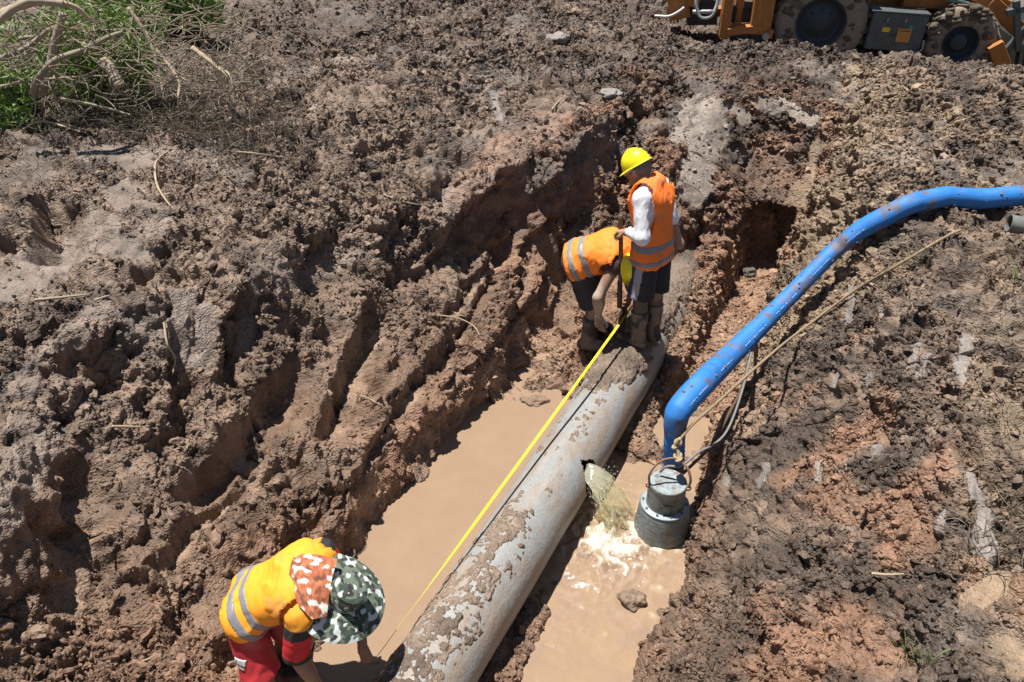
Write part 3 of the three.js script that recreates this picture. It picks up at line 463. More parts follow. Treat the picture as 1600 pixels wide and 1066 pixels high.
// lumps that stand out one by one
function lumpGeo(seed) { const g = mergeVertices(new THREE.IcosahedronGeometry(1, 16).deleteAttribute('uv').deleteAttribute('normal')), p = g.attributes.position, uv = new Float32Array(p.count * 2); for (let i = 0; i < p.count; i++) { const x = p.getX(i), y = p.getY(i), z = p.getZ(i), k = 0.92 + 0.3 * pn(x * 1.1 + seed * 9, y * 1.1, z * 1.1) + 0.22 * (0.5 - worley(x * 1.6 + seed * 5, y * 1.6, z * 1.6)); p.setXYZ(i, x * k, y * k * 0.85, z * k); uv[i * 2] = x * 0.12; uv[i * 2 + 1] = (z + y) * 0.12; } g.setAttribute('uv', new THREE.BufferAttribute(uv, 2)); g.computeVertexNormals(); return g; }
function lump(px, py, y, r, sx, sy, sz, seed, label, tone) {
  const p = y === null ? pixHit(px, py) : atY(px, py, y), g = lumpGeo(seed); g.scale(r * sx, r * sy, r * sz); g.translate(0, r * sy * 0.35, 0);
  const P = g.attributes.position; for (let i = 0; i < P.count; i++) { const x = P.getX(i), yy = P.getY(i), z = P.getZ(i), k = 1 + 0.28 * (0.5 - worley(x * 16 + seed, yy * 16, z * 16)) + 0.14 * (0.5 - worley(x * 40, yy * 40, z * 40)); P.setXYZ(i, x * k, yy * k, z * k); } g.computeVertexNormals();
  const m = new THREE.MeshStandardMaterial({ color: lin(...tone), map: soilMap, bumpMap: soilBump, bumpScale: 0.003, roughness: 0.85 });
  const o = single('clay_lump', g, m, label, 'clay lump'); o.position.copy(p); return o;
}
lump(988, 944, -0.03, 0.098, 1.05, 0.95, 0.95, 21, 'dark round lump of clay standing in the pool downstream of the pump', [0.26, 0.185, 0.13]);
lump(836, 630, 0.1, 0.105, 1.3, 0.55, 0.8, 22, 'flat brown lump of mud at the end of the left pool beside the yellow tape', [0.25, 0.17, 0.12]);
lump(1170, 428, 0.12, 0.09, 0.9, 0.7, 0.8, 23, 'dark clod on the pale floor of the narrow slot by the end wall', [0.12, 0.1, 0.085]);
lump(872, 62, null, 0.12, 1.4, 0.6, 1, 24, 'pale grey clod on the spoil above the far end of the trench', [0.3, 0.27, 0.25]);
lump(955, 150, null, 0.11, 1.2, 0.6, 1, 25, 'grey flat clod on the dark bank beside the smooth wall patch', [0.27, 0.245, 0.225]);
// ------------------------------------------------------------------ water pouring from the cut
{
  const R = rng(12), parts = [], g = 9.81, drops = [];
  const path = (s, a, vt, vy, vs, n, yEnd) => { const p0 = pipePoint(s, a, PIPE_R - 0.03), v = V(TX * vt + SX * vs, vy, TZ * vt + SZ * vs), y1 = yEnd - p0.y, T = (vy + Math.sqrt(vy * vy - 2 * g * y1)) / g, out = []; for (let i = 0; i <= n; i++) { const k = T * Math.pow(i / n, 0.85); out.push(p0.clone().addScaledVector(v, k).add(V(0, -g * k * k / 2, 0))); } return out; };
  // the sheet
  const pos = [], uv = [], idx = [], nu = 34, nv = 46;
  for (let side = 0; side < 2; side++) for (let i = 0; i <= nu; i++) {
    const f = i / nu * 2 - 1, ed = 1 - Math.pow(Math.abs(f), 3), pth = path(CUT[0] - 0.02 + f * 0.062, CUT[1] + 0.42 - 0.12 * f, 1.15 + 0.12 * f + 0.1 * pn(f * 3, 1, 2), 0.18 + 0.25 * ed, -0.16 + f * 0.42, nv, -0.02);
    for (let j = 0; j <= nv; j++) { const k = j / nv, th = (0.02 * (1 - 0.6 * k) * ed + 0.016 * pn(f * 3, k * 3, side * 4) * k + 0.006 * pn(f * 7, k * 4, 3)) * (side ? -1 : 1), p = pth[j]; pos.push(p.x + TX * th * 0.4, p.y + th, p.z + TZ * th * 0.4); uv.push(f, k); if (i < nu && j < nv) { const o = side * (nu + 1) * (nv + 1) + i * (nv + 1) + j; if (k < 0.3 || pn(f * 5 + 9, k * 5, 5) + 0.4 * pn(f * 11, k * 11, 2) > (k - 0.55) * 1.1 - 0.12) idx.push(o, o + 1, o + nv + 1, o + 1, o + nv + 2, o + nv + 1); } }
  }
  const sheet = new THREE.BufferGeometry(); sheet.setAttribute('position', new THREE.Float32BufferAttribute(pos, 3)); sheet.setAttribute('uv', new THREE.Float32BufferAttribute(uv, 2)); sheet.setIndex(idx); sheet.computeVertexNormals(); parts.push(sheet);
  for (let n = 0; n < 95; n++) {
    const f = R() * 2 - 1, pth = path(CUT[0] - 0.03 + f * 0.065, CUT[1] + 0.35 + 0.3 * R(), 0.7 + 0.75 * R(), 0.1 + 0.5 * R(), -0.2 + f * 0.45 + 0.2 * (R() - 0.5), 14, -0.02), a = 3 + Math.floor(R() * 8), sd = R() * 50;
    const seg = pth.slice(a, a + 3 + Math.floor(R() * 8)).map((p, i) => p.add(V(0.03 * pn(i * 0.6, sd, 1), 0.02 * pn(i * 0.7, sd, 5), 0.03 * pn(i * 0.6, sd, 9)))); if (seg.length < 3) continue; const r = 0.0018 + 0.0042 * R() * R(); parts.push(tube(seg, seg.map((_, i) => r * (0.3 + 0.7 * Math.sin(Math.PI * (i + 0.4) / seg.length)) * (0.4 + 1.1 * R())), { seg: 18, ring: 6 }));
  }
  for (let n = 0; n < 620; n++) { const f = R() * 2 - 1, pth = path(CUT[0] + f * 0.08, CUT[1] + 0.3 + 0.4 * R(), 0.6 + 1.0 * R(), 0.1 + 0.8 * R(), -0.25 + f * 0.5, 12, 0), p = pth[4 + Math.floor(R() * 9)]; if (!p) continue; const d = new THREE.IcosahedronGeometry(0.0022 + 0.0035 * R(), 1); d.scale(1, 1.5, 1); d.translate(p.x + 0.02 * (R() - 0.5), p.y + 0.03 * R(), p.z + 0.02 * (R() - 0.5)); drops.push(d); }
  for (let n = 0; n < 320; n++) { const a = R() * 6.3, r = 0.04 + 0.22 * Math.sqrt(R()), d = new THREE.IcosahedronGeometry(0.002 + 0.004 * R() * R(), 1); d.translate(JET_HIT.x + 0.04 + Math.cos(a) * r, 0.02 + 0.1 * R() * R() * (1 - r / 0.3), JET_HIT.z + Math.sin(a) * r); drops.push(d); }
  const m = mesh('gushing_water', merge([...parts, ...drops]), new THREE.MeshPhysicalMaterial({ color: lin(0.95, 0.94, 0.82), roughness: 0.12, transmission: 0.84, ior: 1.33, thickness: 0, side: THREE.DoubleSide }));
  m.userData = { kind: 'stuff', label: 'clear yellowish water gushing from the cut in the pipe', category: 'water' };
}

function paint(geo, fn) { const p = geo.attributes.position, c = new Float32Array(p.count * 3); for (let i = 0; i < p.count; i++) { const k = fn(p.getX(i), p.getY(i), p.getZ(i), i); c[i * 3] = k[0]; c[i * 3 + 1] = k[1]; c[i * 3 + 2] = k[2]; } geo.setAttribute('color', new THREE.BufferAttribute(c, 3)); return geo; }
// ------------------------------------------------------------------ submersible pump
const galv = tileTex(256, (u, v) => { const a = 0.6 * tnoise(u, v, 5, 1) + 0.5 * tnoise(u, v, 17, 2) + 0.5 * tnoise(u, v, 50, 3); return [0.72 + 0.26 * a, 0.73 + 0.24 * a, 0.72 + 0.2 * a]; });
{
  const g = thing('submersible_pump', 'grey metal submersible pump standing in the foaming pool', 'pump', V(PUMP_AT.x, -0.1, PUMP_AT.z)); const soiled = (r, g2, b) => (x, y, z) => { const c = [r, g2, b], n = fbm(x * 14, y * 14, z * 14, 4), k = 1 + 0.25 * pn(x * 45, y * 30, z * 45); mixc(c, [0.25, 0.185, 0.13], 0.75 * sstep(0.05, 0.32, n + 0.12 * pn(x * 60, y * 20, z * 60))); mixc(c, [0.17, 0.085, 0.05], 0.6 * sstep(0.3, 0.5, pn(x * 19 + 5, y * 19, z * 19))); return c.map(v => v * k); }, L = pts => new THREE.LatheGeometry(pts.map(p => new THREE.Vector2(p[0], p[1] + 0.1 - (p[1] > 0.3 ? 0.03 : 0))), 64);
  const cast = new THREE.MeshStandardMaterial({ vertexColors: true, roughness: 0.5, metalness: 0.15, map: galv, bumpMap: soilBump, bumpScale: 0.004, side: THREE.DoubleSide }), m1 = std(0.24, 0.29, 0.31, 0.5, 0.15, { map: galv }), m2 = std(0.38, 0.43, 0.46, 0.5, 0.15, { map: galv, bumpMap: soilBump, bumpScale: 0.002 }), dark = std(0.06, 0.06, 0.06, 0.6);
  mesh('skirt', paint(L(Array.from({ length: 40 }, (_, i) => { const k = i / 39; return [lerp(0.205, 0.172, Math.pow(k, 1.6)) - (k > 0.97 ? 0.004 : 0), lerp(-0.1, 0.25, k)]; })), soiled(0.24, 0.29, 0.31)), cast, g);
  mesh('shoulder', L([[0.168, 0.2505], [0.172, 0.259], [0.168, 0.265], [0.137, 0.272], [0.132, 0.268]]), m2, g);
  mesh('casing', paint(L([[0.134, 0.262], ...Array.from({ length: 24 }, (_, i) => [0.131, 0.301 + i * 0.007]), [0.1335, 0.474], [0.1335, 0.492], [0.128, 0.497]]), soiled(0.25, 0.28, 0.28)), cast, g);
  { const lg = L([[0.1275, 0.497], ...Array.from({ length: 14 }, (_, i) => [0.12 - i * 0.009, 0.493]), [0.0005, 0.495]]), P = lg.attributes.position; for (let i = 0; i < P.count; i++) P.setY(i, P.getY(i) + 0.004 * pn(P.getX(i) * 22, 0, P.getZ(i) * 22)); lg.computeVertexNormals(); mesh('lid', paint(lg, soiled(0.38, 0.43, 0.46)), cast, g); }
  for (let k = 0; k < 10; k++) { const a = k / 10 * 6.283 + 0.2, b = new THREE.CylinderGeometry(0.0085, 0.0085, 0.014, 6); b.translate(Math.cos(a) * 0.152, 0.373, Math.sin(a) * 0.152); mesh('bolt', b, std(0.12, 0.13, 0.13, 0.5, 0.5), g); }
  { // name plate frame riveted to the casing
    const fr = []; for (const [w, h, x, y] of [[0.075, 0.009, 0, 0.048], [0.009, 0.09, 0.036, 0.004], [0.009, 0.012, -0.033, 0.04]]) { const b = new THREE.BoxGeometry(w, h, 0.006); b.translate(x, 0.41 + y, 0.1335); fr.push(b); } const b = mesh('name_plate', fr, std(0.1, 0.1, 0.095, 0.5, 0.4), g); b.rotation.y = -0.12; }
  { const el = mesh('discharge_elbow', tube([V(0.02, 0.4, -0.1), V(0.04, 0.44, -0.17), V(0.07, 0.52, -0.21), V(0.075, 0.6, -0.215)], 0.066, { ring: 24 }), m1, g); }
  for (const [x, z] of [[-0.13, 0.02], [0.13, 0.05]]) { const b = new THREE.TorusGeometry(0.018, 0.005, 8, 16); b.translate(x * 1.03, 0.55, z); mesh('lifting_eye', b, std(0.2, 0.12, 0.07, 0.7, 0.3), g); }
}
// ------------------------------------------------------------------ blue discharge hose
{
  const D = -PUMP_AT.z + 0.215, b0 = atD(1052, 742, D), HP = [atD(1052, 746, D), atD(1053, 715, D), atD(1054, 685, D), atD(1055, 664, D), atD(1059, 644, D + 0.01), atD(1076, 622, D + 0.1), atD(1100, 597, D + 0.27), atD(1140, 557, 5.15), atD(1235, 462, 5.72), atD(1300, 395, 5.95), atD(1345, 359, 6.0), atD(1390, 335, 5.98), atD(1415, 322, 5.98), atD(1428, 317, 6.0), atD(1440, 315, 6.02), atD(1475, 314, 6.06), atD(1530, 311, 6.1), atD(1600, 305, 6.14), atD(1700, 296, 6.2), atD(1850, 280, 6.3)];
  const g = thing('discharge_hose', 'thick blue lay-flat hose running from the pump up over the right bank', 'hose', V(b0.x, b0.y, b0.z));
  for (let i = 11; i < HP.length; i++) { const gy = groundY(HP[i].x, HP[i].z); if (HP[i].y < gy + 0.07) HP[i].y = gy + 0.07; }
  const pts = HP.map(p => p.clone().sub(g.position)), c = new THREE.CatmullRomCurve3(pts, false, 'catmullrom', 0.22), len = c.getLength(), n = 460, ring = 40;
  const pos = [], uv = [], idx = [], fr = []; let N = V(-0.3, 0.6, 0.7);
  const rad = (d, k) => { let r = lerp(0.072, 0.09, sstep(0.25, 0.75, d)) - 0.02 * sstep(1.3, 2.5, d) + 0.012 * sstep(3.0, 3.4, d); r += d < 0.34 ? 0.004 * Math.sin(d * 150) * sstep(0.0, 0.05, d) : 0; return r; };
  const kinkAt = [0.42, 3.0];
  for (let i = 0; i <= n; i++) {
    const p = c.getPointAt(i / n), T = c.getTangentAt(i / n), d = i / n * len; N.addScaledVector(T, -N.dot(T)).normalize(); const B = T.clone().cross(N); fr.push([p, N.clone(), B.clone(), d]);
    for (let j = 0; j <= ring; j++) {
      const a = j / ring * 6.28318, q = j % ring; let r = rad(d, 0); r *= 1 + 0.03 * pn(d * 3, Math.cos(a), Math.sin(a)) + 0.018 * pn(d * 11, Math.cos(a) * 2, Math.sin(a) * 2); for (const k of kinkAt) r *= 1 - 0.2 * Math.exp(-Math.pow((d - k) / 0.045, 2)) * (0.5 + 0.5 * Math.cos(a * 2 + 0.6));
      const w = p.clone().addScaledVector(N, Math.cos(a) * r).addScaledVector(B, Math.sin(a) * r); pos.push(w.x, w.y, w.z); uv.push(a * 0.1, d); if (i < n && j < ring) { const o = i * (ring + 1) + j; idx.push(o, o + 1, o + ring + 1, o + 1, o + ring + 2, o + ring + 1); }
    }
  }
  let q = new THREE.BufferGeometry(); q.setAttribute('position', new THREE.Float32BufferAttribute(pos, 3)); q.setAttribute('uv', new THREE.Float32BufferAttribute(uv, 2)); q.setIndex(idx); q.computeVertexNormals();
  paint(q, (x, y, z, i) => { const k = [0.018, 0.165, 0.50], d = uv[i * 2 + 1]; mixc(k, [0.13, 0.1, 0.078], clamp(sstep(0.12, 0.5, fbm(x * 7, y * 7, z * 7, 5) * 1.5 + 0.4 * pn(x * 2.2, y * 2.2, z * 2.2)) * 0.85, 0, 0.9)); mixc(k, [0.1, 0.22, 0.5], 0.25 * sstep(0, 0.4, pn(x * 6, y * 40, z * 6))); const e = 1 + 0.1 * pn(x * 14, y * 14, z * 14); return [k[0] * e, k[1] * e, k[2] * e]; });
  mesh('hose_tube', q, new THREE.MeshPhysicalMaterial({ vertexColors: true, roughness: 0.64, side: THREE.DoubleSide }), g);
  // rows of small white printed characters along the hose
  const marks = [], R = rng(31);
  for (const [d0, d1, a0] of [[0.2, 0.3, 0.5], [0.66, 0.86, 0.1], [1.1, 1.42, 0.05], [1.7, 2.0, 0.05], [2.15, 2.45, 0.02], [2.62, 2.85, -0.05], [3.05, 3.25, -0.1]]) for (let d = d0; d < d1; d += 0.012) {
    if (R() < 0.12) continue; const f = fr[Math.min(n, Math.round(d / len * n))], a = a0 + 0.25, rr = rad(d) * 1.03 + 0.004, h = 0.0045 + 0.0035 * R(), w = 0.003 + 0.0035 * R();
    const Nn = f[1].clone().multiplyScalar(Math.cos(a)).addScaledVector(f[2], Math.sin(a)), Bt = f[2].clone().multiplyScalar(Math.cos(a)).addScaledVector(f[1], -Math.sin(a)), T = Bt.clone().cross(Nn), b = new THREE.BoxGeometry(h, 0.0012, w); b.applyMatrix4(new THREE.Matrix4().makeBasis(Bt, Nn, T).setPosition(f[0].clone().addScaledVector(Nn, rr))); marks.push(b);
  }
  mesh('printed_marking', marks, std(0.75, 0.78, 0.8, 0.6), g).userData.label = 'row of small white printed characters along the hose';
  // dried mud splashed on the hose
  const mud = []; for (let k = 0; k < 45; k++) { const f = fr[Math.floor((0.12 + 0.75 * R()) * n)], a = (R() - 0.4) * 2.4, r = rad(f[3]) * 1.0, b = clodGeo(40 + k % 5, 1, 0.5), z = 0.006 + 0.014 * R() * R(); b.scale(z, z, z); const Nn = f[1].clone().multiplyScalar(Math.cos(a)).addScaledVector(f[2], Math.sin(a)); b.translate(f[0].x + Nn.x * r, f[0].y + Nn.y * r, f[0].z + Nn.z * r); mud.push(b); }
  mesh('mud_spatter', mud, std(0.15, 0.115, 0.09, 0.95), g);
}
// ------------------------------------------------------------------ rope, cable and tape
const KNOT = V(PUMP_AT.x + 0.055, 0.66, PUMP_AT.z - 0.02);
{
  const ropeMat = std(0.27, 0.2, 0.125, 0.9, 0, { bumpMap: soilBump, bumpScale: 0.004 }), rust = std(0.2, 0.125, 0.09, 0.8);
  const g = thing('hauling_rope', 'tan rope tied above the pump and stretched up the right bank', 'rope', KNOT.clone()), loc = p => p.clone().sub(KNOT);
  const up = [[1055, 698, 4.22], [1078, 668, 4.3], [1120, 630, 4.45], [1200, 558, 4.75]].map(a => atD(...a));
  for (const [x, y] of [[1260, 512], [1330, 460], [1400, 418], [1455, 385], [1490, 366], [1500, 362]]) up.push(pixHit(x, y, 0.03).add(V(0, 0.012, 0)));
  mesh('rope_strand', tube(up.map(loc), 0.0105, { seg: 220, ring: 8, wobble: 0.12 }), ropeMat, g);
  const a = V(PUMP_AT.x - 0.132, 0.47, PUMP_AT.z + 0.02), b = V(PUMP_AT.x + 0.132, 0.47, PUMP_AT.z + 0.06);
  mesh('sling', [tube([a, V(a.x - 0.005, 0.56, a.z), V(KNOT.x - 0.12, 0.65, KNOT.z + 0.01), KNOT.clone().add(V(-0.02, 0.005, 0)), KNOT].map(loc), 0.008, { seg: 30, ring: 8 }), tube([b, V(b.x + 0.004, 0.54, b.z), V(KNOT.x + 0.06, 0.61, KNOT.z + 0.05), KNOT].map(loc), 0.0095, { seg: 30, ring: 8 })], rust, g);
  const kn = []; for (const [p, r, rot] of [[KNOT, 0.02, 0.4], [KNOT.clone().lerp(up[0], 0.25), 0.022, 0.9], [up[0].clone().lerp(up[1], 0.2), 0.019, 1.3], [up[0], 0.016, 0.2]]) { const t = new THREE.TorusGeometry(r, 0.0115, 8, 18); t.rotateX(1.2 + rot); t.rotateZ(0.6); t.translate(p.x - KNOT.x, p.y - KNOT.y, p.z - KNOT.z); kn.push(t); }
  kn.push(tube([KNOT, KNOT.clone().lerp(up[0], 0.5).add(V(0.008, 0.01, 0)), up[0]].map(loc), 0.013, { seg: 14, ring: 8 })); kn.push(tube([up[0], up[0].clone().add(V(0.015, 0.06, 0.01)), up[0].clone().add(V(0.02, 0.085, 0.012))].map(loc), [0.012, 0.016, 0.012], { seg: 10, ring: 8 }));
  mesh('knot', kn, std(0.36, 0.29, 0.17, 0.9), g);
  const cab = (name, label, list, r, col, wob) => single(name, tube(list, r, { seg: 120, ring: 8, wobble: wob || 0.05 }), col, label, 'cable');
  const e = V(PUMP_AT.x + 0.09, 0.47, PUMP_AT.z - 0.12);
  cab('power_cable', 'thin grey power cable curving from the pump lid past the blue hose', [V(PUMP_AT.x - 0.05, 0.5, PUMP_AT.z - 0.06), V(PUMP_AT.x - 0.01, 0.56, PUMP_AT.z - 0.05), V(PUMP_AT.x + 0.08, 0.585, PUMP_AT.z - 0.03), atD(1090, 708, 4.25), atD(1118, 693, 4.4), atD(1135, 675, 4.5), atD(1160, 610, 4.85), atD(1172, 560, 5.1), pixHit(1178, 535, 0.02)], 0.009, std(0.2, 0.19, 0.19, 0.7));
  cab('power_cable', 'dark muddy cable hanging behind the blue hose down to the pump', [V(PUMP_AT.x + 0.1, 0.44, PUMP_AT.z - 0.08), atD(1080, 728, 4.3), atD(1110, 698, 4.42), atD(1140, 645, 4.7), atD(1163, 598, 4.95), atD(1170, 565, 5.15), pixHit(1182, 530, 0.02)], 0.012, std(0.1, 0.065, 0.045, 0.8));
}
{
  // measuring tape from the bent worker's hand to the far workers
  const A = atD(589, 1026, 2.76), B = pixPipe(972, 500), b = pipePoint(B[0], B[1], PIPE_R + 0.05), C = atD(988, 478, 5.95), pos = [], uv = [], idx = [], n = 160, hw = 0.0105;
  const mid = A.clone().lerp(C, 0.5);
  for (let i = 0; i <= n; i++) { const f = i / n, p = A.clone().lerp(C, f); p.y += -0.05 * 4 * f * (1 - f) * 0.25; const tw = lerp(1.25, 0.12, sstep(0.0, 0.42, f)) + 0.05 * Math.sin(f * 20), T = C.clone().sub(A).normalize(), side = V(T.z * -1, 0, T.x).normalize(), up = V(0, 1, 0), w = side.multiplyScalar(Math.cos(tw)).addScaledVector(up, Math.sin(tw)), nn = w.clone().cross(T).normalize();
    for (const [a, bb] of [[-1, 1], [1, 1], [1, -1], [-1, -1], [-1, 1]]) { const q = p.clone().addScaledVector(w, a * hw).addScaledVector(nn, bb * 0.0006); pos.push(q.x, q.y, q.z); uv.push(a, f); }
    if (i < n) for (let j = 0; j < 4; j++) { const o = i * 5 + j; idx.push(o, o + 1, o + 5, o + 1, o + 6, o + 5); } }
  const q = new THREE.BufferGeometry(); q.setAttribute('position', new THREE.Float32BufferAttribute(pos, 3)); q.setAttribute('uv', new THREE.Float32BufferAttribute(uv, 2)); q.setIndex(idx); const nf = q.toNonIndexed(); nf.computeVertexNormals();
  single('measuring_tape', nf, std(0.82, 0.66, 0.02, 0.45), 'bright yellow measuring tape pulled taut along the pipe', 'tape');
}
// ------------------------------------------------------------------ people: smooth distance fields meshed with surface nets
function nets(sdf, min, max, cell) {
  const nx = Math.ceil((max.x - min.x) / cell) + 1, ny = Math.ceil((max.y - min.y) / cell) + 1, nz = Math.ceil((max.z - min.z) / cell) + 1, F = new Float32Array(nx * ny * nz), at = new Int32Array(nx * ny * nz).fill(-1), pos = [], idx = [];
  for (let K = 0; K < nz; K += 5) for (let Jb = 0; Jb < ny; Jb += 5) for (let I = 0; I < nx; I += 5) {      // whole blocks far from the surface are filled at once
    const v = sdf(min.x + (I + 2) * cell, min.y + (Jb + 2) * cell, min.z + (K + 2) * cell), far = Math.abs(v) > cell * 6 + 0.03;
    for (let k = K; k < Math.min(nz, K + 5); k++) for (let j = Jb; j < Math.min(ny, Jb + 5); j++) for (let i = I; i < Math.min(nx, I + 5); i++) F[i + nx * (j + ny * k)] = far ? v : sdf(min.x + i * cell, min.y + j * cell, min.z + k * cell);
  }
  const off = [0, 1, nx, nx + 1, nx * ny, nx * ny + 1, nx * ny + nx, nx * ny + nx + 1], E = [[0, 1], [2, 3], [4, 5], [6, 7], [0, 2], [1, 3], [4, 6], [5, 7], [0, 4], [1, 5], [2, 6], [3, 7]];
  for (let k = 0; k < nz - 1; k++) for (let j = 0; j < ny - 1; j++) for (let i = 0; i < nx - 1; i++) {
    const o = i + nx * (j + ny * k); let m = 0; for (let c = 0; c < 8; c++) if (F[o + off[c]] < 0) m |= 1 << c; if (m === 0 || m === 255) continue;
    let x = 0, y = 0, z = 0, n = 0; for (const [a, b] of E) { const p = m >> a & 1, q = m >> b & 1; if (p === q) continue; const f = F[o + off[a]] / (F[o + off[a]] - F[o + off[b]]), ax = a & 1, ay = a >> 1 & 1, az = a >> 2; x += ax + ((b & 1) - ax) * f; y += ay + ((b >> 1 & 1) - ay) * f; z += az + ((b >> 2) - az) * f; n++; }
    at[o] = pos.length / 3; pos.push(min.x + (i + x / n) * cell, min.y + (j + y / n) * cell, min.z + (k + z / n) * cell);
  }
  for (let k = 1; k < nz - 1; k++) for (let j = 1; j < ny - 1; j++) for (let i = 1; i < nx - 1; i++) {
    const o = i + nx * (j + ny * k), s = F[o] < 0;
    for (const [d, u, v] of [[1, nx, nx * ny], [nx, nx * ny, 1], [nx * ny, 1, nx]]) { if (s === (F[o + d] < 0)) continue; const a = at[o], b = at[o - u], c = at[o - u - v], e = at[o - v]; if (a < 0 || b < 0 || c < 0 || e < 0) continue; s ? idx.push(a, b, c, a, c, e) : idx.push(a, c, b, a, e, c); }
  }
  const g = new THREE.BufferGeometry(); g.setAttribute('position', new THREE.Float32BufferAttribute(pos, 3)); g.setIndex(idx); g.computeVertexNormals(); return g;
}
function boneField(bones, k) {                                             // [a, ra, b, rb] tapered capsules joined by a smooth minimum
  const B = bones.map(([a, ra, b, rb]) => { const d = b.clone().sub(a); return [a.x, a.y, a.z, d.x, d.y, d.z, 1 / Math.max(1e-9, d.lengthSq()), ra, rb]; });
  return (x, y, z) => { let r = 9; for (const b of B) { const px = x - b[0], py = y - b[1], pz = z - b[2]; let h = (px * b[3] + py * b[4] + pz * b[5]) * b[6]; h = h < 0 ? 0 : h > 1 ? 1 : h; const ex = px - h * b[3], ey = py - h * b[4], ez = pz - h * b[5], d = Math.sqrt(ex * ex + ey * ey + ez * ez) - b[7] - (b[8] - b[7]) * h; if (r > 8) r = d; else { const q = k - Math.abs(r - d); r = Math.min(r, d) - (q > 0 ? q * q * 0.25 / k : 0); } } return r; };
}
function boxOf(bones, pad) { const a = V(9e9, 9e9, 9e9), b = V(-9e9, -9e9, -9e9); for (const [p, r, q, s] of bones) for (const [v, w] of [[p, r], [q, s]]) { a.min(V(v.x - w, v.y - w, v.z - w)); b.max(V(v.x + w, v.y + w, v.z + w)); } return [a.subScalar(pad), b.addScalar(pad)]; }
const skinGeo = (bones, k, cell, fold) => { const f = boneField(bones, k), [a, b] = boxOf(bones, 0.04); return nets(fold ? (x, y, z) => f(x, y, z) + fold(x, y, z) : f, a, b, cell); };
const along = (a, b, k) => a.clone().lerp(b, k);
function handBones(wrist, dir, palmN, side, curl, spread = 1) {            // dir: wrist to knuckles, palmN: out of the palm, side: +1/-1 where the thumb is
  const d = dir.clone().normalize(), n = palmN.clone().addScaledVector(d, -palmN.dot(d)).normalize(), w = d.clone().cross(n).multiplyScalar(side), B = [], K = [];
  for (let i = 0; i < 4; i++) { const o = (0.033 - i * 0.021), k = wrist.clone().addScaledVector(d, 0.088 - (i === 3 ? 0.012 : i === 0 ? 0.004 : 0)).addScaledVector(w, o); K.push(k); B.push([wrist.clone().addScaledVector(w, o * 0.55), 0.018, k, 0.0135]); }
  const len = [[0.04, 0.026, 0.021], [0.045, 0.03, 0.022], [0.041, 0.028, 0.022], [0.032, 0.021, 0.019]];
  K.forEach((k, i) => { let p = k, a = curl * (0.5 + 0.12 * i), q; const sd = w.clone().multiplyScalar((1.5 - i) * 0.07 * spread); for (let j = 0; j < 3; j++) { const dd = d.clone().multiplyScalar(Math.cos(a)).addScaledVector(n, Math.sin(a)).add(sd).normalize(); q = p.clone().addScaledVector(dd, len[i][j]); B.push([p, 0.0105 - j * 0.0011, q, 0.0098 - j * 0.0013]); p = q; a += curl * (0.75 - 0.15 * j); } });
  const t0 = wrist.clone().addScaledVector(d, 0.025).addScaledVector(w, 0.026), t1 = t0.clone().addScaledVector(w, 0.026 * spread).addScaledVector(d, 0.034).addScaledVector(n, 0.012 + 0.012 * curl), t2 = t1.clone().addScaledVector(d, 0.03).addScaledVector(w, 0.006 - 0.016 * curl).addScaledVector(n, 0.012 * curl), t3 = t2.clone().addScaledVector(d, 0.022).addScaledVector(w, -0.004 - 0.012 * curl).addScaledVector(n, 0.012 * curl);
  B.push([t0, 0.017, t1, 0.0135], [t1, 0.0125, t2, 0.011], [t2, 0.011, t3, 0.009]); return B;
}
function headBones(c, up, face) {
  const u = up.clone().normalize(), f = face.clone().addScaledVector(u, -face.dot(u)).normalize(), r = f.clone().cross(u), P = (a, b, d) => c.clone().addScaledVector(r, a).addScaledVector(u, b).addScaledVector(f, d), B = [];
  B.push([P(0, 0.025, -0.028), 0.082, P(0, 0.03, 0.02), 0.078], [P(0, -0.01, 0.01), 0.07, P(0, -0.045, 0.03), 0.058], [P(-0.02, -0.085, 0.055), 0.028, P(0.02, -0.085, 0.055), 0.028], [P(0, -0.095, 0.068), 0.018, P(0, -0.09, 0.06), 0.02], [P(-0.045, -0.06, 0.0), 0.025, P(-0.02, -0.085, 0.05), 0.026], [P(0.045, -0.06, 0.0), 0.025, P(0.02, -0.085, 0.05), 0.026],
    [P(0, 0.012, 0.09), 0.009, P(0, -0.03, 0.112), 0.012], [P(-0.012, -0.034, 0.096), 0.009, P(0.012, -0.034, 0.096), 0.009], [P(-0.035, 0.022, 0.078), 0.012, P(0.035, 0.022, 0.078), 0.012], [P(-0.018, -0.06, 0.088), 0.008, P(0.018, -0.06, 0.088), 0.008], [P(-0.016, -0.071, 0.086), 0.008, P(0.016, -0.071, 0.086), 0.008], [P(-0.031, 0.003, 0.075), 0.011, P(-0.03, 0.003, 0.075), 0.011], [P(0.031, 0.003, 0.075), 0.011, P(0.03, 0.003, 0.075), 0.011]);
  for (const s of [-1, 1]) B.push([P(s * 0.078, 0.018, -0.012), 0.012, P(s * 0.087, 0.006, -0.022), 0.013], [P(s * 0.087, 0.006, -0.022), 0.012, P(s * 0.078, -0.03, -0.01), 0.009]);
  return { B, P, u, f, r };
}
const fold = (amp, fq) => (x, y, z) => { const w = 0.03 * pn(x * 6, y * 6, z * 6), a = pn((x + w) * fq, y * fq * 0.6, z * fq), b = pn(x * fq * 1.9 + 8, (y + w) * fq * 1.2, z * fq * 0.8); return amp * (0.7 * a - 1.3 * Math.max(0, 0.32 - Math.abs(a)) + 0.9 * Math.max(0, 0.22 - Math.abs(b)) - 0.1); };
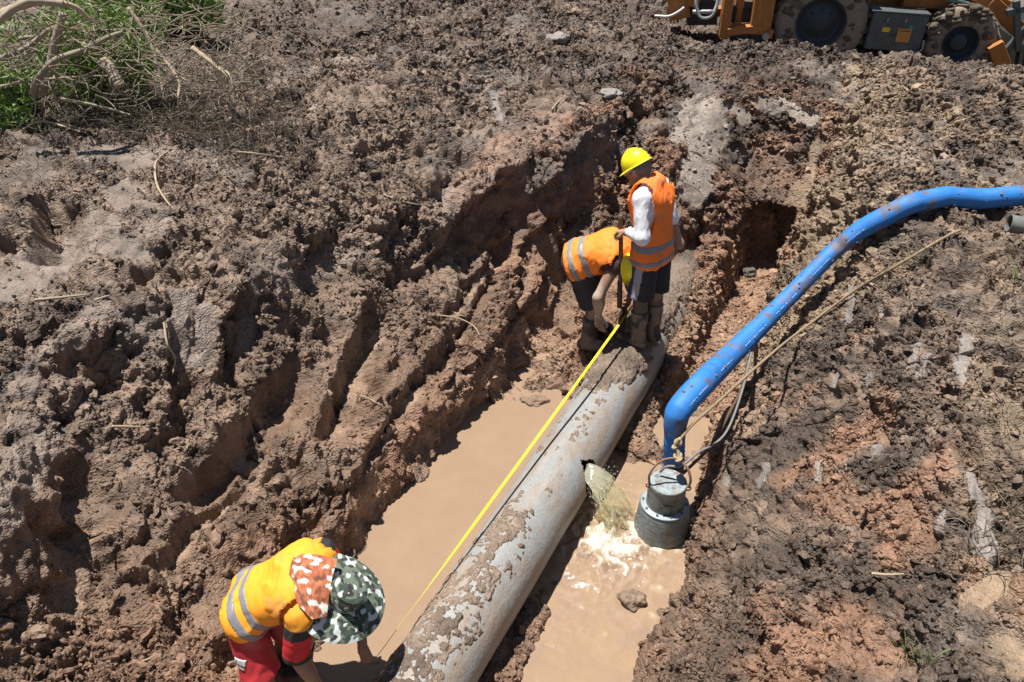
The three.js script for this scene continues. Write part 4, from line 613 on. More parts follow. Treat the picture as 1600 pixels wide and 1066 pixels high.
function torso(J, extra = 0) {                                             // hips, waist, chest, shoulder girdle
  const e = extra - (J.slim || 0), cl = along(J.chest, J.shL, 0.5), cr = along(J.chest, J.shR, 0.5), wa = along(J.hip, J.chest, 0.45);
  return [[along(J.hip, J.hipL, 0.85), 0.112 + e, along(J.hip, J.hipR, 0.85), 0.112 + e], [along(wa, J.hipL, 0.38), 0.098 + e, along(wa, J.hipR, 0.38), 0.098 + e], [cl, 0.105 + e, cr, 0.105 + e], [J.hip, 0.1 + e, J.chest, 0.112 + e], [along(wa, J.hipL, 0.4), 0.095 + e, cl, 0.1 + e], [along(wa, J.hipR, 0.4), 0.095 + e, cr, 0.1 + e], [J.shL, 0.06 + e, along(J.neck, J.shL, 0.35), 0.062 + e], [J.shR, 0.06 + e, along(J.neck, J.shR, 0.35), 0.062 + e], [J.chest, 0.1 + e, J.neck, 0.06 + e]];
}
function bodyMesh(J, skinFn, hands, g) {
  const big = [...torso(J, -0.012), [J.neck, 0.058, along(J.neck, J.head, 0.75), 0.052], [J.shL, 0.054, J.elL, 0.041], [J.elL, 0.041, J.wrL, 0.027], [J.shR, 0.054, J.elR, 0.041], [J.elR, 0.041, J.wrR, 0.027], [along(J.elL, J.wrL, 0.25), 0.043, along(J.elL, J.wrL, 0.5), 0.038], [along(J.elR, J.wrR, 0.25), 0.043, along(J.elR, J.wrR, 0.5), 0.038],
    [J.hipL, 0.088, J.knL, 0.058], [J.hipR, 0.088, J.knR, 0.058], [J.knL, 0.056, J.anL, 0.038], [J.knR, 0.056, J.anR, 0.038], [along(J.knL, J.anL, 0.2), 0.058, along(J.knL, J.anL, 0.5), 0.05], [along(J.knR, J.anR, 0.2), 0.058, along(J.knR, J.anR, 0.5), 0.05], [J.anL, 0.036, J.anL.clone().addScaledVector(J.face, 0.12), 0.03], [J.anR, 0.036, J.anR.clone().addScaledVector(J.face, 0.12), 0.03]];
  const H = headBones(J.head, J.headUp, J.headFace), list = [skinGeo(big, 0.03, 0.012), skinGeo(H.B, 0.02, 0.005)];
  for (const h of hands) list.push(skinGeo(h, 0.008, 0.0036));
  const geo = merge(list.map(q => mergeVertices(q))); geo.translate(-g.position.x, -g.position.y, -g.position.z);
  paint(geo, (x, y, z) => skinFn(x + g.position.x, y + g.position.y, z + g.position.z));
  mesh('body', geo, new THREE.MeshPhysicalMaterial({ vertexColors: true, roughness: 0.6, side: THREE.DoubleSide }), g); return H;
}
function garment(name, sdf, box, cell, mat, g, parent, colFn) {
  const q = nets(sdf, box[0], box[1], cell); q.translate(-g.position.x, -g.position.y, -g.position.z); if (colFn) paint(q, (x, y, z) => colFn(x + g.position.x, y + g.position.y, z + g.position.z)); return mesh(name, q, mat, parent || g);
}
const dotp = (x, y, z, p, n) => (x - p.x) * n.x + (y - p.y) * n.y + (z - p.z) * n.z;
function vestOn(J, g, col, hem, opt = {}) {                                // waistcoat with two reflective bands
  const T = torso(J, 0.026 + (opt.loose || 0)), tf = boneField(T, 0.05), ax = J.chest.clone().sub(J.hip).normalize(), hole = boneField([[J.shL.clone().lerp(J.elL, -0.05), opt.hole || 0.083, J.elL, 0.1], [J.shR.clone().lerp(J.elR, -0.05), opt.hole || 0.083, J.elR, 0.1]], 0.01), nk = boneField([[along(J.neck, J.head, 0.15), 0.082, J.head, 0.09]], 0.01), fo = fold(0.016, 9);
  const P0 = J.hip.clone().addScaledVector(ax, hem), body = (x, y, z) => tf(x, y, z) + fo(x, y, z), inner = boneField(torso(J, 0.008), 0.05);
  const f = (x, y, z) => Math.max(body(x, y, z), -inner(x, y, z) - 0.01, -dotp(x, y, z, P0, ax) + 0.012 * pn(x * 6, 3, z * 6), -hole(x, y, z), -nk(x, y, z)), bx = boxOf(T, 0.05);
  const v = garment('safety_vest', f, bx, 0.0085, new THREE.MeshStandardMaterial({ vertexColors: true, roughness: 0.75, side: THREE.DoubleSide }), g, null, (x, y, z) => { const c = col.slice(), k = 1 + 0.07 * pn(x * 40, y * 40, z * 40); mixc(c, [0.3, 0.2, 0.12], 0.4 * sstep(0.25, 0.6, pn(x * 7 + 2, y * 7, z * 7) + 0.4 * pn(x * 23, y * 23, z * 23))); return c.map(v => v * k); });
  for (const h of opt.bands || [0.09, 0.235]) { const c = J.hip.clone().addScaledVector(ax, hem + h); garment('reflective_band', (x, y, z) => Math.max(body(x, y, z) - 0.005, -body(x, y, z) - 0.012, Math.abs(dotp(x, y, z, c, ax) + 0.008 * pn(x * 7, y * 7, z * 7)) - 0.0235, -hole(x, y, z)), bx, 0.0075, std(0.23, 0.23, 0.245, 0.5, 0.1), g, v); }
  return v;
}
function bootOn(name, J, kn, an, g, col, topK) {
  const toe = an.clone().addScaledVector(J.face, 0.15).add(V(0, -0.035, 0)), heel = an.clone().addScaledVector(J.face, -0.045).add(V(0, -0.04, 0)), top = along(an, kn, topK), ax = kn.clone().sub(an).normalize(), B = [[top.clone().addScaledVector(ax, 0.06), 0.075, an, 0.056], [an.clone().add(V(0, -0.01, 0)), 0.054, toe, 0.042], [heel, 0.042, toe, 0.043]], f = boneField(B, 0.03), fo = fold(0.006, 16), In = boneField([[top.clone().addScaledVector(ax, 0.1), 0.064, along(an, top, 0.7), 0.05]], 0.01), sole = an.y - 0.085;
  return garment(name, (x, y, z) => Math.max(f(x, y, z) + fo(x, y, z), dotp(x, y, z, top, ax), sole - y, -In(x, y, z)), boxOf(B, 0.04), 0.009, new THREE.MeshStandardMaterial({ vertexColors: true, roughness: 0.7, side: THREE.DoubleSide }), g, null, (x, y, z) => { const c = col.slice(); mixc(c, [0.2, 0.15, 0.115], sstep(-0.1, 0.25, pn(x * 9, y * 9, z * 9) + 0.35 * pn(x * 30, y * 30, z * 30) + 0.05)); return c; });
}
function shortsOn(J, g, mat, colFn, legK, loose = 0.026) {
  const kL = along(J.hipL, J.knL, legK), kR = along(J.hipR, J.knR, legK), aL = J.knL.clone().sub(J.hipL).normalize(), aR = J.knR.clone().sub(J.hipR).normalize(), ax = J.chest.clone().sub(J.hip).normalize();
  const hips = boneField([[along(J.hip, J.hipL, 0.9), 0.098 + loose * 0.4 - (J.slim || 0), along(J.hip, J.hipR, 0.9), 0.098 + loose * 0.4 - (J.slim || 0)], [J.hip, 0.09 + loose * 0.4 - (J.slim || 0), along(J.hip, J.chest, 0.15), 0.09 + loose * 0.4 - (J.slim || 0)]], 0.03), fo = fold(0.01, 10);
  const lL = boneField([[J.hipL, 0.088 + loose * 0.5 - (J.slim || 0) * 0.5, kL, 0.075 + loose], [kL, 0.075 + loose, along(J.hipL, J.knL, legK + 0.15), 0.075 + loose]], 0.02), lR = boneField([[J.hipR, 0.088 + loose * 0.5 - (J.slim || 0) * 0.5, kR, 0.075 + loose], [kR, 0.075 + loose, along(J.hipR, J.knR, legK + 0.15), 0.075 + loose]], 0.02);
  const inL = boneField([[kL, 0.062 + loose, along(J.hipL, J.knL, legK + 0.3), 0.07 + loose]], 0.02), inR = boneField([[kR, 0.062 + loose, along(J.hipR, J.knR, legK + 0.3), 0.07 + loose]], 0.02);
  const f = (x, y, z) => { const a = Math.max(lL(x, y, z), dotp(x, y, z, kL, aL), -inL(x, y, z)), b = Math.max(lR(x, y, z), dotp(x, y, z, kR, aR), -inR(x, y, z)), h = Math.max(hips(x, y, z), dotp(x, y, z, along(J.hip, J.chest, 0.06), ax)); return Math.min(a, b, h) + fo(x, y, z); };
  return [garment('shorts', f, boxOf([[J.hipL, 0.16, kL, 0.13], [J.hipR, 0.16, kR, 0.13]], 0.04), 0.009, mat, g, null, colFn), f];
}
function helmetOn(H, g, tilt = 0) {                                        // hard hat: ridged shell, peak, rear strap
  const m = new THREE.MeshPhysicalMaterial({ color: lin(0.86, 0.74, 0.012), roughness: 0.35, clearcoat: 0.25, side: THREE.DoubleSide }), o = new THREE.Group(); o.name = 'helmet'; g.add(o); o.position.copy(H.P(0, 0.035, -0.004)).sub(g.position);
  const z = H.f.clone().multiplyScalar(Math.cos(tilt)).addScaledVector(H.u, -Math.sin(tilt)), y = H.u.clone().multiplyScalar(Math.cos(tilt)).addScaledVector(H.f, Math.sin(tilt)); o.quaternion.setFromRotationMatrix(new THREE.Matrix4().makeBasis(y.clone().cross(z), y, z)); o.scale.setScalar(0.93);
  const pos = [], idx = [], na = 72, nr = 26; for (let i = 0; i <= nr; i++) for (let j = 0; j <= na; j++) { const a = j / na * 6.28318, k = i / nr, el = (1 - Math.min(1, k / 0.82)) * Math.PI / 2, brim = k > 0.82 ? (k - 0.82) / 0.18 : 0, fr = Math.max(0, Math.cos(a)); let r = Math.cos(el), yy = Math.sin(el) * 0.135; const ridge = 0.008 * Math.exp(-Math.pow(Math.sin(a) * r / 0.16, 2)) * Math.sin(el) + 0.005 * Math.exp(-Math.pow((Math.abs(Math.sin(a) * r) - 0.35) / 0.1, 2)) * Math.sin(el); const ext = brim * (0.014 + 0.05 * Math.pow(fr, 1.6)); pos.push(Math.sin(a) * (r * 0.106 + ext * (0.6)), yy + ridge - brim * (0.008 + 0.012 * fr), Math.cos(a) * (r * 0.132 + ext)); if (i < nr && j < na) { const q = i * (na + 1) + j; idx.push(q, q + na + 1, q + 1, q + 1, q + na + 1, q + na + 2); } }
  const s = new THREE.BufferGeometry(); s.setAttribute('position', new THREE.Float32BufferAttribute(pos, 3)); s.setIndex(idx); s.computeVertexNormals(); mesh('shell', s, m, o);
  const st = new THREE.TorusGeometry(0.098, 0.009, 8, 40, Math.PI * 1.1); st.rotateX(Math.PI / 2); st.rotateY(Math.PI * 0.05); st.scale(1, 1.6, 1.18); st.translate(0, -0.012, -0.01); mesh('head_band', st, std(0.35, 0.35, 0.36, 0.5), o); return o;
}
const MUDSKIN = [0.36, 0.285, 0.225];
const faceSkin = base => (x, y, z) => { const k = 1 + 0.1 * pn(x * 25, y * 25, z * 25), c = [base[0] * k, base[1] * k, base[2] * k]; return c; };

// ---- the worker standing on the pipe, seen from behind
{
  const J = { hip: V(1.125, 1.4, -5.81), chest: V(1.075, 1.76, -5.82), neck: V(1.045, 1.93, -5.83), head: V(0.955, 2.02, -5.9), headUp: V(-0.42, 0.84, -0.34), headFace: V(-0.62, -0.58, -0.5), face: V(-0.75, 0, -0.66),
    slim: 0.014, shL: V(0.975, 1.865, -5.71), shR: V(1.145, 1.87, -5.93), elL: V(0.985, 1.6, -5.585), elR: V(1.33, 1.4, -5.87), wrL: V(0.905, 1.565, -5.76), wrR: V(1.1, 1.35, -6.05),
    hipL: V(1.06, 1.36, -5.74), hipR: V(1.185, 1.36, -5.88), knL: V(1.05, 0.96, -5.745), knR: V(1.195, 0.96, -5.87), anL: V(1.06, 0.59, -5.73), anR: V(1.2, 0.575, -5.86) };
  const g = thing('person', 'worker in yellow helmet and orange vest over white shirt standing on the pipe', 'person', V(1.13, 0.5, -5.8));
  const hd = J.wrL.clone().sub(J.elL).normalize();
  const H = bodyMesh(J, (x, y, z) => { const c = [0.34, 0.19, 0.125], k = 1 + 0.08 * pn(x * 25, y * 25, z * 25); if (y < 1.1) mixc(c, [0.1, 0.075, 0.06], sstep(-0.5, 0.1, pn(x * 7, y * 7, z * 7))); return c.map(v => v * k); }, [handBones(J.wrL, V(-0.25, -0.12, -0.3), V(0.15, -0.9, 0.1), 1, 1.15), handBones(J.wrR, V(-0.3, 0, -0.1), V(0, -1, 0), -1, 0.8)], g);
  // white long-sleeved shirt
  const SB = [...torso(J, 0.012), [J.shL, 0.066, J.elL, 0.053], [J.elL, 0.052, J.wrL, 0.04]], sf = boneField([...SB], 0.03), sR = boneField([[J.shR, 0.074, along(J.shR, J.elR, 0.55), 0.062]], 0.02), nk = boneField([[along(J.neck, J.head, 0.2), 0.068, J.head, 0.085]], 0.01), ax = J.wrL.clone().sub(J.elL).normalize(), wx = J.chest.clone().sub(J.hip).normalize(), fo = fold(0.011, 13);
  garment('long_sleeved_shirt', (x, y, z) => Math.max(Math.min(sf(x, y, z), sR(x, y, z)) + fo(x, y, z), -nk(x, y, z), dotp(x, y, z, along(J.elL, J.wrL, 0.93), ax) > 0 && Math.hypot(x - J.wrL.x, y - J.wrL.y, z - J.wrL.z) < 0.13 ? dotp(x, y, z, along(J.elL, J.wrL, 0.93), ax) : -1), boxOf(SB, 0.04), 0.0085, std(0.74, 0.74, 0.78, 0.85), g);
  vestOn(J, g, [0.95, 0.2, 0.022], -0.16, { bands: [0.105, 0.225], loose: 0.012, hole: 0.098 });
  const right = V(0.66, 0, -0.75), [sh] = shortsOn(J, g, new THREE.MeshStandardMaterial({ vertexColors: true, roughness: 0.7, side: THREE.DoubleSide }), (x, y, z) => { const lat = (x - J.hip.x) * right.x + (z - J.hip.z) * right.z, fw = (x - J.hip.x) * J.face.x + (z - J.hip.z) * J.face.z, wob = 0.012 * pn(x * 5, y * 5, z * 5); if (lat < -0.02 && Math.abs(fw - 0.005 + (y - 1.2) * 0.1 + wob) < 0.034) return [0.3, 0.3, 0.36]; if (lat < -0.02 && fw > 0 && fw < 0.12) return [0.03, 0.045, 0.13]; return [0.012, 0.012, 0.016]; }, 0.92, 0.03);
  bootOn('boot', J, J.knL, J.anL, g, [0.05, 0.04, 0.035], 0.7); bootOn('boot', J, J.knR, J.anR, g, [0.05, 0.04, 0.035], 0.7);
  const hb = boneField([[H.P(0, 0.02, -0.035), 0.085, H.P(0, 0.02, 0.01), 0.08], [H.P(0, -0.03, -0.06), 0.045, H.P(0, 0, -0.05), 0.06], [H.P(-0.06, 0, -0.03), 0.026, H.P(-0.058, 0.03, 0.02), 0.03], [H.P(0.06, 0, -0.03), 0.026, H.P(0.058, 0.03, 0.02), 0.03]], 0.02);
  garment('hair', (x, y, z) => Math.max(hb(x, y, z) + 0.004 * pn(x * 60, y * 60, z * 60), dotp(x, y, z, H.P(0, 0, 0.045), H.f)), boxOf([[J.head, 0.14, J.head, 0.14]], 0.02), 0.005, std(0.13, 0.125, 0.12, 0.9), g);
  helmetOn(H, g, 0.1);
}
// ---- shovel he leans on
{
  const a = V(0.845, 1.66, -5.85), b = atD(968, 500, 5.78), g = thing('shovel', 'long-handled shovel held upright by the standing worker', 'shovel', b.clone()), d = a.clone().sub(b), u = d.clone().normalize();
  mesh('handle', tube([V(0, 0, 0).addScaledVector(u, 0.2), d.clone().multiplyScalar(0.55).add(V(0.006, 0, 0)), d], [0.019, 0.018, 0.0185], { seg: 30, ring: 12 }), std(0.15, 0.085, 0.05, 0.7), g);
  mesh('socket', tube([u.clone().multiplyScalar(0.12), u.clone().multiplyScalar(0.36)], [0.022, 0.0205], { seg: 6, ring: 12 }), std(0.08, 0.06, 0.05, 0.6, 0.5), g);
  const pos = [], idx = [], n = 12; for (let i = 0; i <= n; i++) for (let j = 0; j <= 8; j++) { const k = i / n, x = (j / 8 - 0.5), w = 0.17 * Math.min(1, 0.65 + k) * (k > 0.6 ? Math.cos((k - 0.6) * 2.6) : 1); pos.push(x * w, 0.13 - k * 0.27, x * x * 0.12 + (k < 0.1 ? 0.01 : 0)); if (i < n && j < 8) { const o = i * 9 + j; idx.push(o, o + 1, o + 9, o + 1, o + 10, o + 9); } }
  const s = new THREE.BufferGeometry(); s.setAttribute('position', new THREE.Float32BufferAttribute(pos, 3)); s.setIndex(idx); s.computeVertexNormals(); s.rotateY(1.0); mesh('blade', s, std(0.1, 0.075, 0.055, 0.6, 0.4), g);
}
// ---- the worker bent over beside the pipe
{
  const J = { hip: V(0.535, 1.14, -6.1), chest: V(0.80, 1.27, -6.04), neck: V(0.92, 1.24, -5.97), head: V(0.94, 1.19, -5.87), headUp: V(0.5, 0.12, 0.6), headFace: V(0.4, -0.9, 0.05), face: V(0.94, 0, 0.25),
    shL: V(0.9, 1.25, -6.17), shR: V(0.83, 1.21, -5.855), elL: V(0.96, 1.0, -6.3), elR: V(0.70, 0.975, -5.74), wrL: V(1.02, 0.78, -6.2), wrR: V(0.725, 0.755, -5.795),
    hipL: V(0.56, 1.12, -6.19), hipR: V(0.54, 1.12, -6.02), knL: V(0.76, 0.74, -6.19), knR: V(0.7, 0.72, -5.99), anL: V(0.73, 0.4, -6.25), anR: V(0.655, 0.385, -5.97) };
  const g = thing('person', 'worker in orange vest bent over beside the pipe with one dusty arm hanging down', 'person', V(0.69, 0.3, -6.05));
  const H = bodyMesh(J, (x, y, z) => { const c = [0.27, 0.15, 0.1], k = 1 + 0.08 * pn(x * 25, y * 25, z * 25), da = Math.min(Math.hypot(x - J.elR.x, y - J.elR.y, z - J.elR.z), Math.hypot(x - J.wrR.x, y - J.wrR.y, z - J.wrR.z)); mixc(c, MUDSKIN, sstep(0.22, 0.12, da) * sstep(-0.5, 0.1, pn(x * 10, y * 10, z * 10) + 0.1)); return c.map(v => v * k); }, [handBones(J.wrR, V(0.12, -1, 0.0), V(0.5, 0, -0.85), 1, 0.38, 1.3), handBones(J.wrL, V(0.2, -1, 0.2), V(-1, 0, 0), -1, 0.7)], g);
  const SB = torso(J, 0.014), fo = fold(0.008, 12);
  const slv = [...SB, [J.shR, 0.068, along(J.shR, J.elR, 0.04), 0.066], [J.shL, 0.068, along(J.shL, J.elL, 0.3), 0.062]], sf = boneField(slv, 0.03), nk = boneField([[along(J.neck, J.head, 0.3), 0.07, J.head, 0.09]], 0.01);
  garment('undershirt', (x, y, z) => Math.max(sf(x, y, z) + fo(x, y, z), -nk(x, y, z)), boxOf(slv, 0.04), 0.009, std(0.07, 0.03, 0.028, 0.9), g);
  vestOn(J, g, [0.95, 0.24, 0.022], -0.06, { bands: [0.07, 0.17], hole: 0.1, loose: 0.006 });
  shortsOn(J, g, new THREE.MeshStandardMaterial({ vertexColors: true, roughness: 0.8, side: THREE.DoubleSide }), (x, y, z) => { const k = 1 + 0.3 * pn(x * 9, y * 9, z * 9); return [0.035 * k, 0.036 * k, 0.042 * k]; }, 0.9, 0.03);
  bootOn('boot', J, J.knR, J.anR, g, [0.055, 0.055, 0.052], 0.72); bootOn('boot', J, J.knL, J.anL, g, [0.055, 0.055, 0.052], 0.72);
  garment('hair', (() => { const f = boneField([[H.P(0, 0.01, -0.035), 0.085, H.P(0, 0.02, 0.0), 0.08]], 0.02); return (x, y, z) => f(x, y, z) + 0.004 * pn(x * 60, y * 60, z * 60); })(), boxOf([[J.head, 0.14, J.head, 0.14]], 0.02), 0.006, std(0.03, 0.026, 0.024, 0.9), g);
  helmetOn(H, g, 0);
}
// ---- the worker in a wide camouflage hat, stooping to hold the tape
{
  const J = { hip: V(-1.39, 0.84, -2.9), chest: V(-1.15, 1.03, -2.9), neck: V(-1.0, 1.03, -2.88), head: V(-0.895, 0.975, -2.82), headUp: V(0.5, 0.8, 0.3), headFace: V(0.7, -0.7, 0.1), face: V(0.97, 0, 0.2),
    slim: 0.014, shL: V(-1.035, 1.03, -3.07), shR: V(-1.075, 0.985, -2.695), elL: V(-0.87, 0.74, -2.99), elR: V(-1.13, 0.7, -2.665), wrL: V(-0.815, 0.575, -2.8), wrR: V(-1.02, 0.5, -2.6),
    hipL: V(-1.42, 0.81, -2.99), hipR: V(-1.425, 0.81, -2.81), knL: V(-1.19, 0.46, -2.93), knR: V(-1.36, 0.43, -2.69), anL: V(-1.27, 0.06, -2.98), anR: V(-1.43, 0.05, -2.75) };
  const g = thing('person', 'worker in camouflage sun hat, orange vest and red shorts stooping to hold the tape', 'person', V(-1.36, -0.04, -2.85));
  bodyMesh(J, (x, y, z) => { const c = [0.3, 0.165, 0.105], k = 1 + 0.08 * pn(x * 25, y * 25, z * 25); if (y < 0.5 && x < -1.05) mixc(c, MUDSKIN, 0.6 * sstep(-0.3, 0.2, pn(x * 8, y * 8, z * 8))); return c.map(v => v * k); }, [handBones(J.wrL, V(0.28, -0.95, 0.32), V(0.3, 0.1, -0.9), -1, 0.75), handBones(J.wrR, V(0.5, -0.85, 0.1), V(0, 0, -1), 1, 0.6)], g);
  // jersey: yellow shoulder, black band, red sleeve, black cuff
  const slv = [...torso(J, 0.012), [J.shR, 0.078, J.elR, 0.07], [J.shL, 0.078, J.elL, 0.07]], sf = boneField(slv, 0.03), nk = boneField([[along(J.neck, J.head, 0.35), 0.07, J.head, 0.09]], 0.01), fo = fold(0.011, 11), aR = J.elR.clone().sub(J.shR).normalize(), aL = J.elL.clone().sub(J.shL).normalize(), eR = along(J.shR, J.elR, 1.02), eL = along(J.shL, J.elL, 0.95);
  garment('jersey', (x, y, z) => { const nR = Math.hypot(x - eR.x, y - eR.y, z - eR.z) < 0.17 ? dotp(x, y, z, eR, aR) : -1, nL = Math.hypot(x - eL.x, y - eL.y, z - eL.z) < 0.17 ? dotp(x, y, z, eL, aL) : -1; return Math.max(sf(x, y, z) + fo(x, y, z), -nk(x, y, z), nR, nL); }, boxOf(slv, 0.04), 0.008, new THREE.MeshStandardMaterial({ vertexColors: true, roughness: 0.8, side: THREE.DoubleSide }), g, null,
    (x, y, z) => { const nearR = z > -2.9, k = nearR ? dotp(x, y, z, J.shR, aR) / J.shR.distanceTo(J.elR) : dotp(x, y, z, J.shL, aL) / J.shL.distanceTo(J.elL), w = 0.05 * pn(x * 9, y * 9, z * 9) + (nearR ? 0.9 * (x + 1.08) : 0.3); if (k + w < 0.1) return [0.78, 0.3, 0.02]; if (k + w < 0.36) return [0.02, 0.02, 0.024]; if (k + w < 0.84) return [0.52, 0.015, 0.022]; return [0.02, 0.02, 0.024]; });
  vestOn(J, g, [0.95, 0.345, 0.02], -0.085, { bands: [0.085, 0.165], hole: 0.104, loose: 0.01 });
  const [sh, shf] = shortsOn(J, g, new THREE.MeshStandardMaterial({ vertexColors: true, roughness: 0.8, side: THREE.DoubleSide }), (x, y, z) => { const n = pn(x * 6, y * 6, z * 6), c = [0.46, 0.025, 0.035]; if (z < -2.9) mixc(c, [0.02, 0.016, 0.018], 0.9); mixc(c, MUDSKIN, 0.3 * sstep(0.1, 0.5, n)); return c; }, 0.86, 0.03);
  const bc = along(J.hipR, J.knR, 0.52).add(V(-0.05, 0.02, 0.11)); garment('badge', (x, y, z) => Math.max(shf(x, y, z) - 0.004, -shf(x, y, z) - 0.01, Math.abs(x - bc.x - (y - bc.y) * 0.25) - 0.034, Math.abs(y - bc.y) - 0.034, bc.z - 0.06 - z), [bc.clone().addScalar(-0.1), bc.clone().addScalar(0.1)], 0.0045, new THREE.MeshStandardMaterial({ vertexColors: true, roughness: 0.7, side: THREE.DoubleSide }), g, sh, (x, y, z) => Math.abs(y - bc.y + 0.012) < 0.009 && pn(x * 160, 2, 3) > -0.25 ? [0.12, 0.1, 0.1] : [0.72, 0.7, 0.7]).userData.label = 'small white badge with dark print on the shorts';
  bootOn('boot', J, J.knL, J.anL, g, [0.016, 0.015, 0.015], 0.86); bootOn('boot', J, J.knR, J.anR, g, [0.02, 0.019, 0.018], 0.72);
  // camouflage hat
  const o = new THREE.Group(); o.name = 'sun_hat'; g.add(o); const up = J.headUp.clone().normalize(), f = J.headFace.clone().addScaledVector(up, -J.headFace.dot(up)).normalize(); o.position.copy(J.head).addScaledVector(up, 0.05).sub(g.position); o.quaternion.setFromRotationMatrix(new THREE.Matrix4().makeBasis(up.clone().cross(f), up, f));
  const camo = pal => (x, y, z) => { const a = pn(x * 24 + 3, y * 24, z * 31), b = pn(x * 30 + 40, y * 30, z * 22 + 9), c = pn(x * 36, y * 36 + 20, z * 27); if (a > 0.22) return pal[0]; if (b > 0.1) return pal[1]; if (c > 0.12) return pal[2]; return pal[3]; };
  const green = [[0.55, 0.58, 0.58], [0.045, 0.065, 0.05], [0.03, 0.032, 0.032], [0.13, 0.165, 0.12]], rusty = [[0.66, 0.62, 0.58], [0.34, 0.1, 0.045], [0.16, 0.06, 0.035], [0.44, 0.15, 0.07]];
  const cm = new THREE.MeshStandardMaterial({ vertexColors: true, roughness: 0.85, side: THREE.DoubleSide });
  const surf = (nr, na, fn) => { const pos = [], idx = []; for (let i = 0; i <= nr; i++) for (let j = 0; j <= na; j++) { pos.push(...fn(i / nr, j / na * 6.28318)); if (i < nr && j < na) { const q = i * (na + 1) + j; idx.push(q, q + na + 1, q + 1, q + 1, q + na + 1, q + na + 2); } } const s = new THREE.BufferGeometry(); s.setAttribute('position', new THREE.Float32BufferAttribute(pos, 3)); s.setIndex(idx); s.computeVertexNormals(); return s; };
  mesh('crown', paint(surf(60, 220, (k, a) => { const e = k < 0.45 ? k / 0.45 : 1, dn = k > 0.45 ? (k - 0.45) / 0.55 : 0, r = 0.078 * Math.sin(e * Math.PI / 2) + 0.014 * dn + 0.002 * Math.sin(a * 5) * dn; return [Math.sin(a) * r, 0.112 + 0.012 * Math.cos(e * Math.PI / 2) - dn * 0.114 + 0.003 * pn(Math.sin(a) * r * 40, 1, Math.cos(a) * r * 40), Math.cos(a) * r * 1.12]; }), camo(green)), cm, o);
  mesh('brim', paint(surf(70, 260, (k, a) => { const r = lerp(0.088, 0.235, k), dr = 0.065 * k * k * Math.sin(a) * Math.sin(a) + 0.01 * k * k + 0.016 * k * Math.sin(a * 2 + 0.7) + 0.01 * k * Math.sin(a * 3 + 2) + 0.02 * k * k * Math.max(0, -Math.cos(a)); return [Math.sin(a) * r, -0.002 - dr + 0.003 * pn(Math.sin(a) * r * 30, 1, Math.cos(a) * r * 30), Math.cos(a) * r * 1.05]; }), camo(green)), cm, o);
  mesh('hat_cord', surf(2, 60, (k, a) => { const r = 0.0935 + 0.001 * Math.sin(k * 3.1); return [Math.sin(a) * r, 0.004 + 0.008 * k, Math.cos(a) * r * 1.1]; }), std(0.55, 0.56, 0.55, 0.8), o);
  // neck flap, rust coloured, falling from the brim over the near shoulder
  const C = [[V(-0.91, 1.14, -2.93), V(-0.93, 1.03, -2.66)], [V(-0.99, 1.175, -2.93), V(-0.99, 1.06, -2.62)], [V(-1.06, 1.185, -2.93), V(-1.07, 1.1, -2.68)], [V(-1.12, 1.18, -2.92), V(-1.135, 1.145, -2.8)]], pos = [], idx = [];
  for (let i = 0; i <= 40; i++) for (let j = 0; j <= 40; j++) { const a = i / 40 * 3, k = Math.min(2, Math.floor(a)), u = a - k, p0 = C[k][0].clone().lerp(C[k + 1][0], u), p1 = C[k][1].clone().lerp(C[k + 1][1], u), p = p0.lerp(p1, j / 40); p.y += 0.035 * Math.sin(Math.PI * j / 40) + 0.008 * pn(i * 0.2, j * 0.2, 3); p.sub(g.position); pos.push(p.x, p.y, p.z); if (i < 40 && j < 40) { const q = i * 41 + j; idx.push(q, q + 1, q + 41, q + 1, q + 42, q + 41); } }
  const s = new THREE.BufferGeometry(); s.setAttribute('position', new THREE.Float32BufferAttribute(pos, 3)); s.setIndex(idx); s.computeVertexNormals(); const fl = new THREE.Mesh(paint(s, camo(rusty)), cm); fl.name = 'neck_flap'; fl.castShadow = fl.receiveShadow = true; fl.userData.label = 'rust and white camouflage neck flap of the hat'; g.add(fl); g.position.add(V(0, -0.02, 0.03));
}
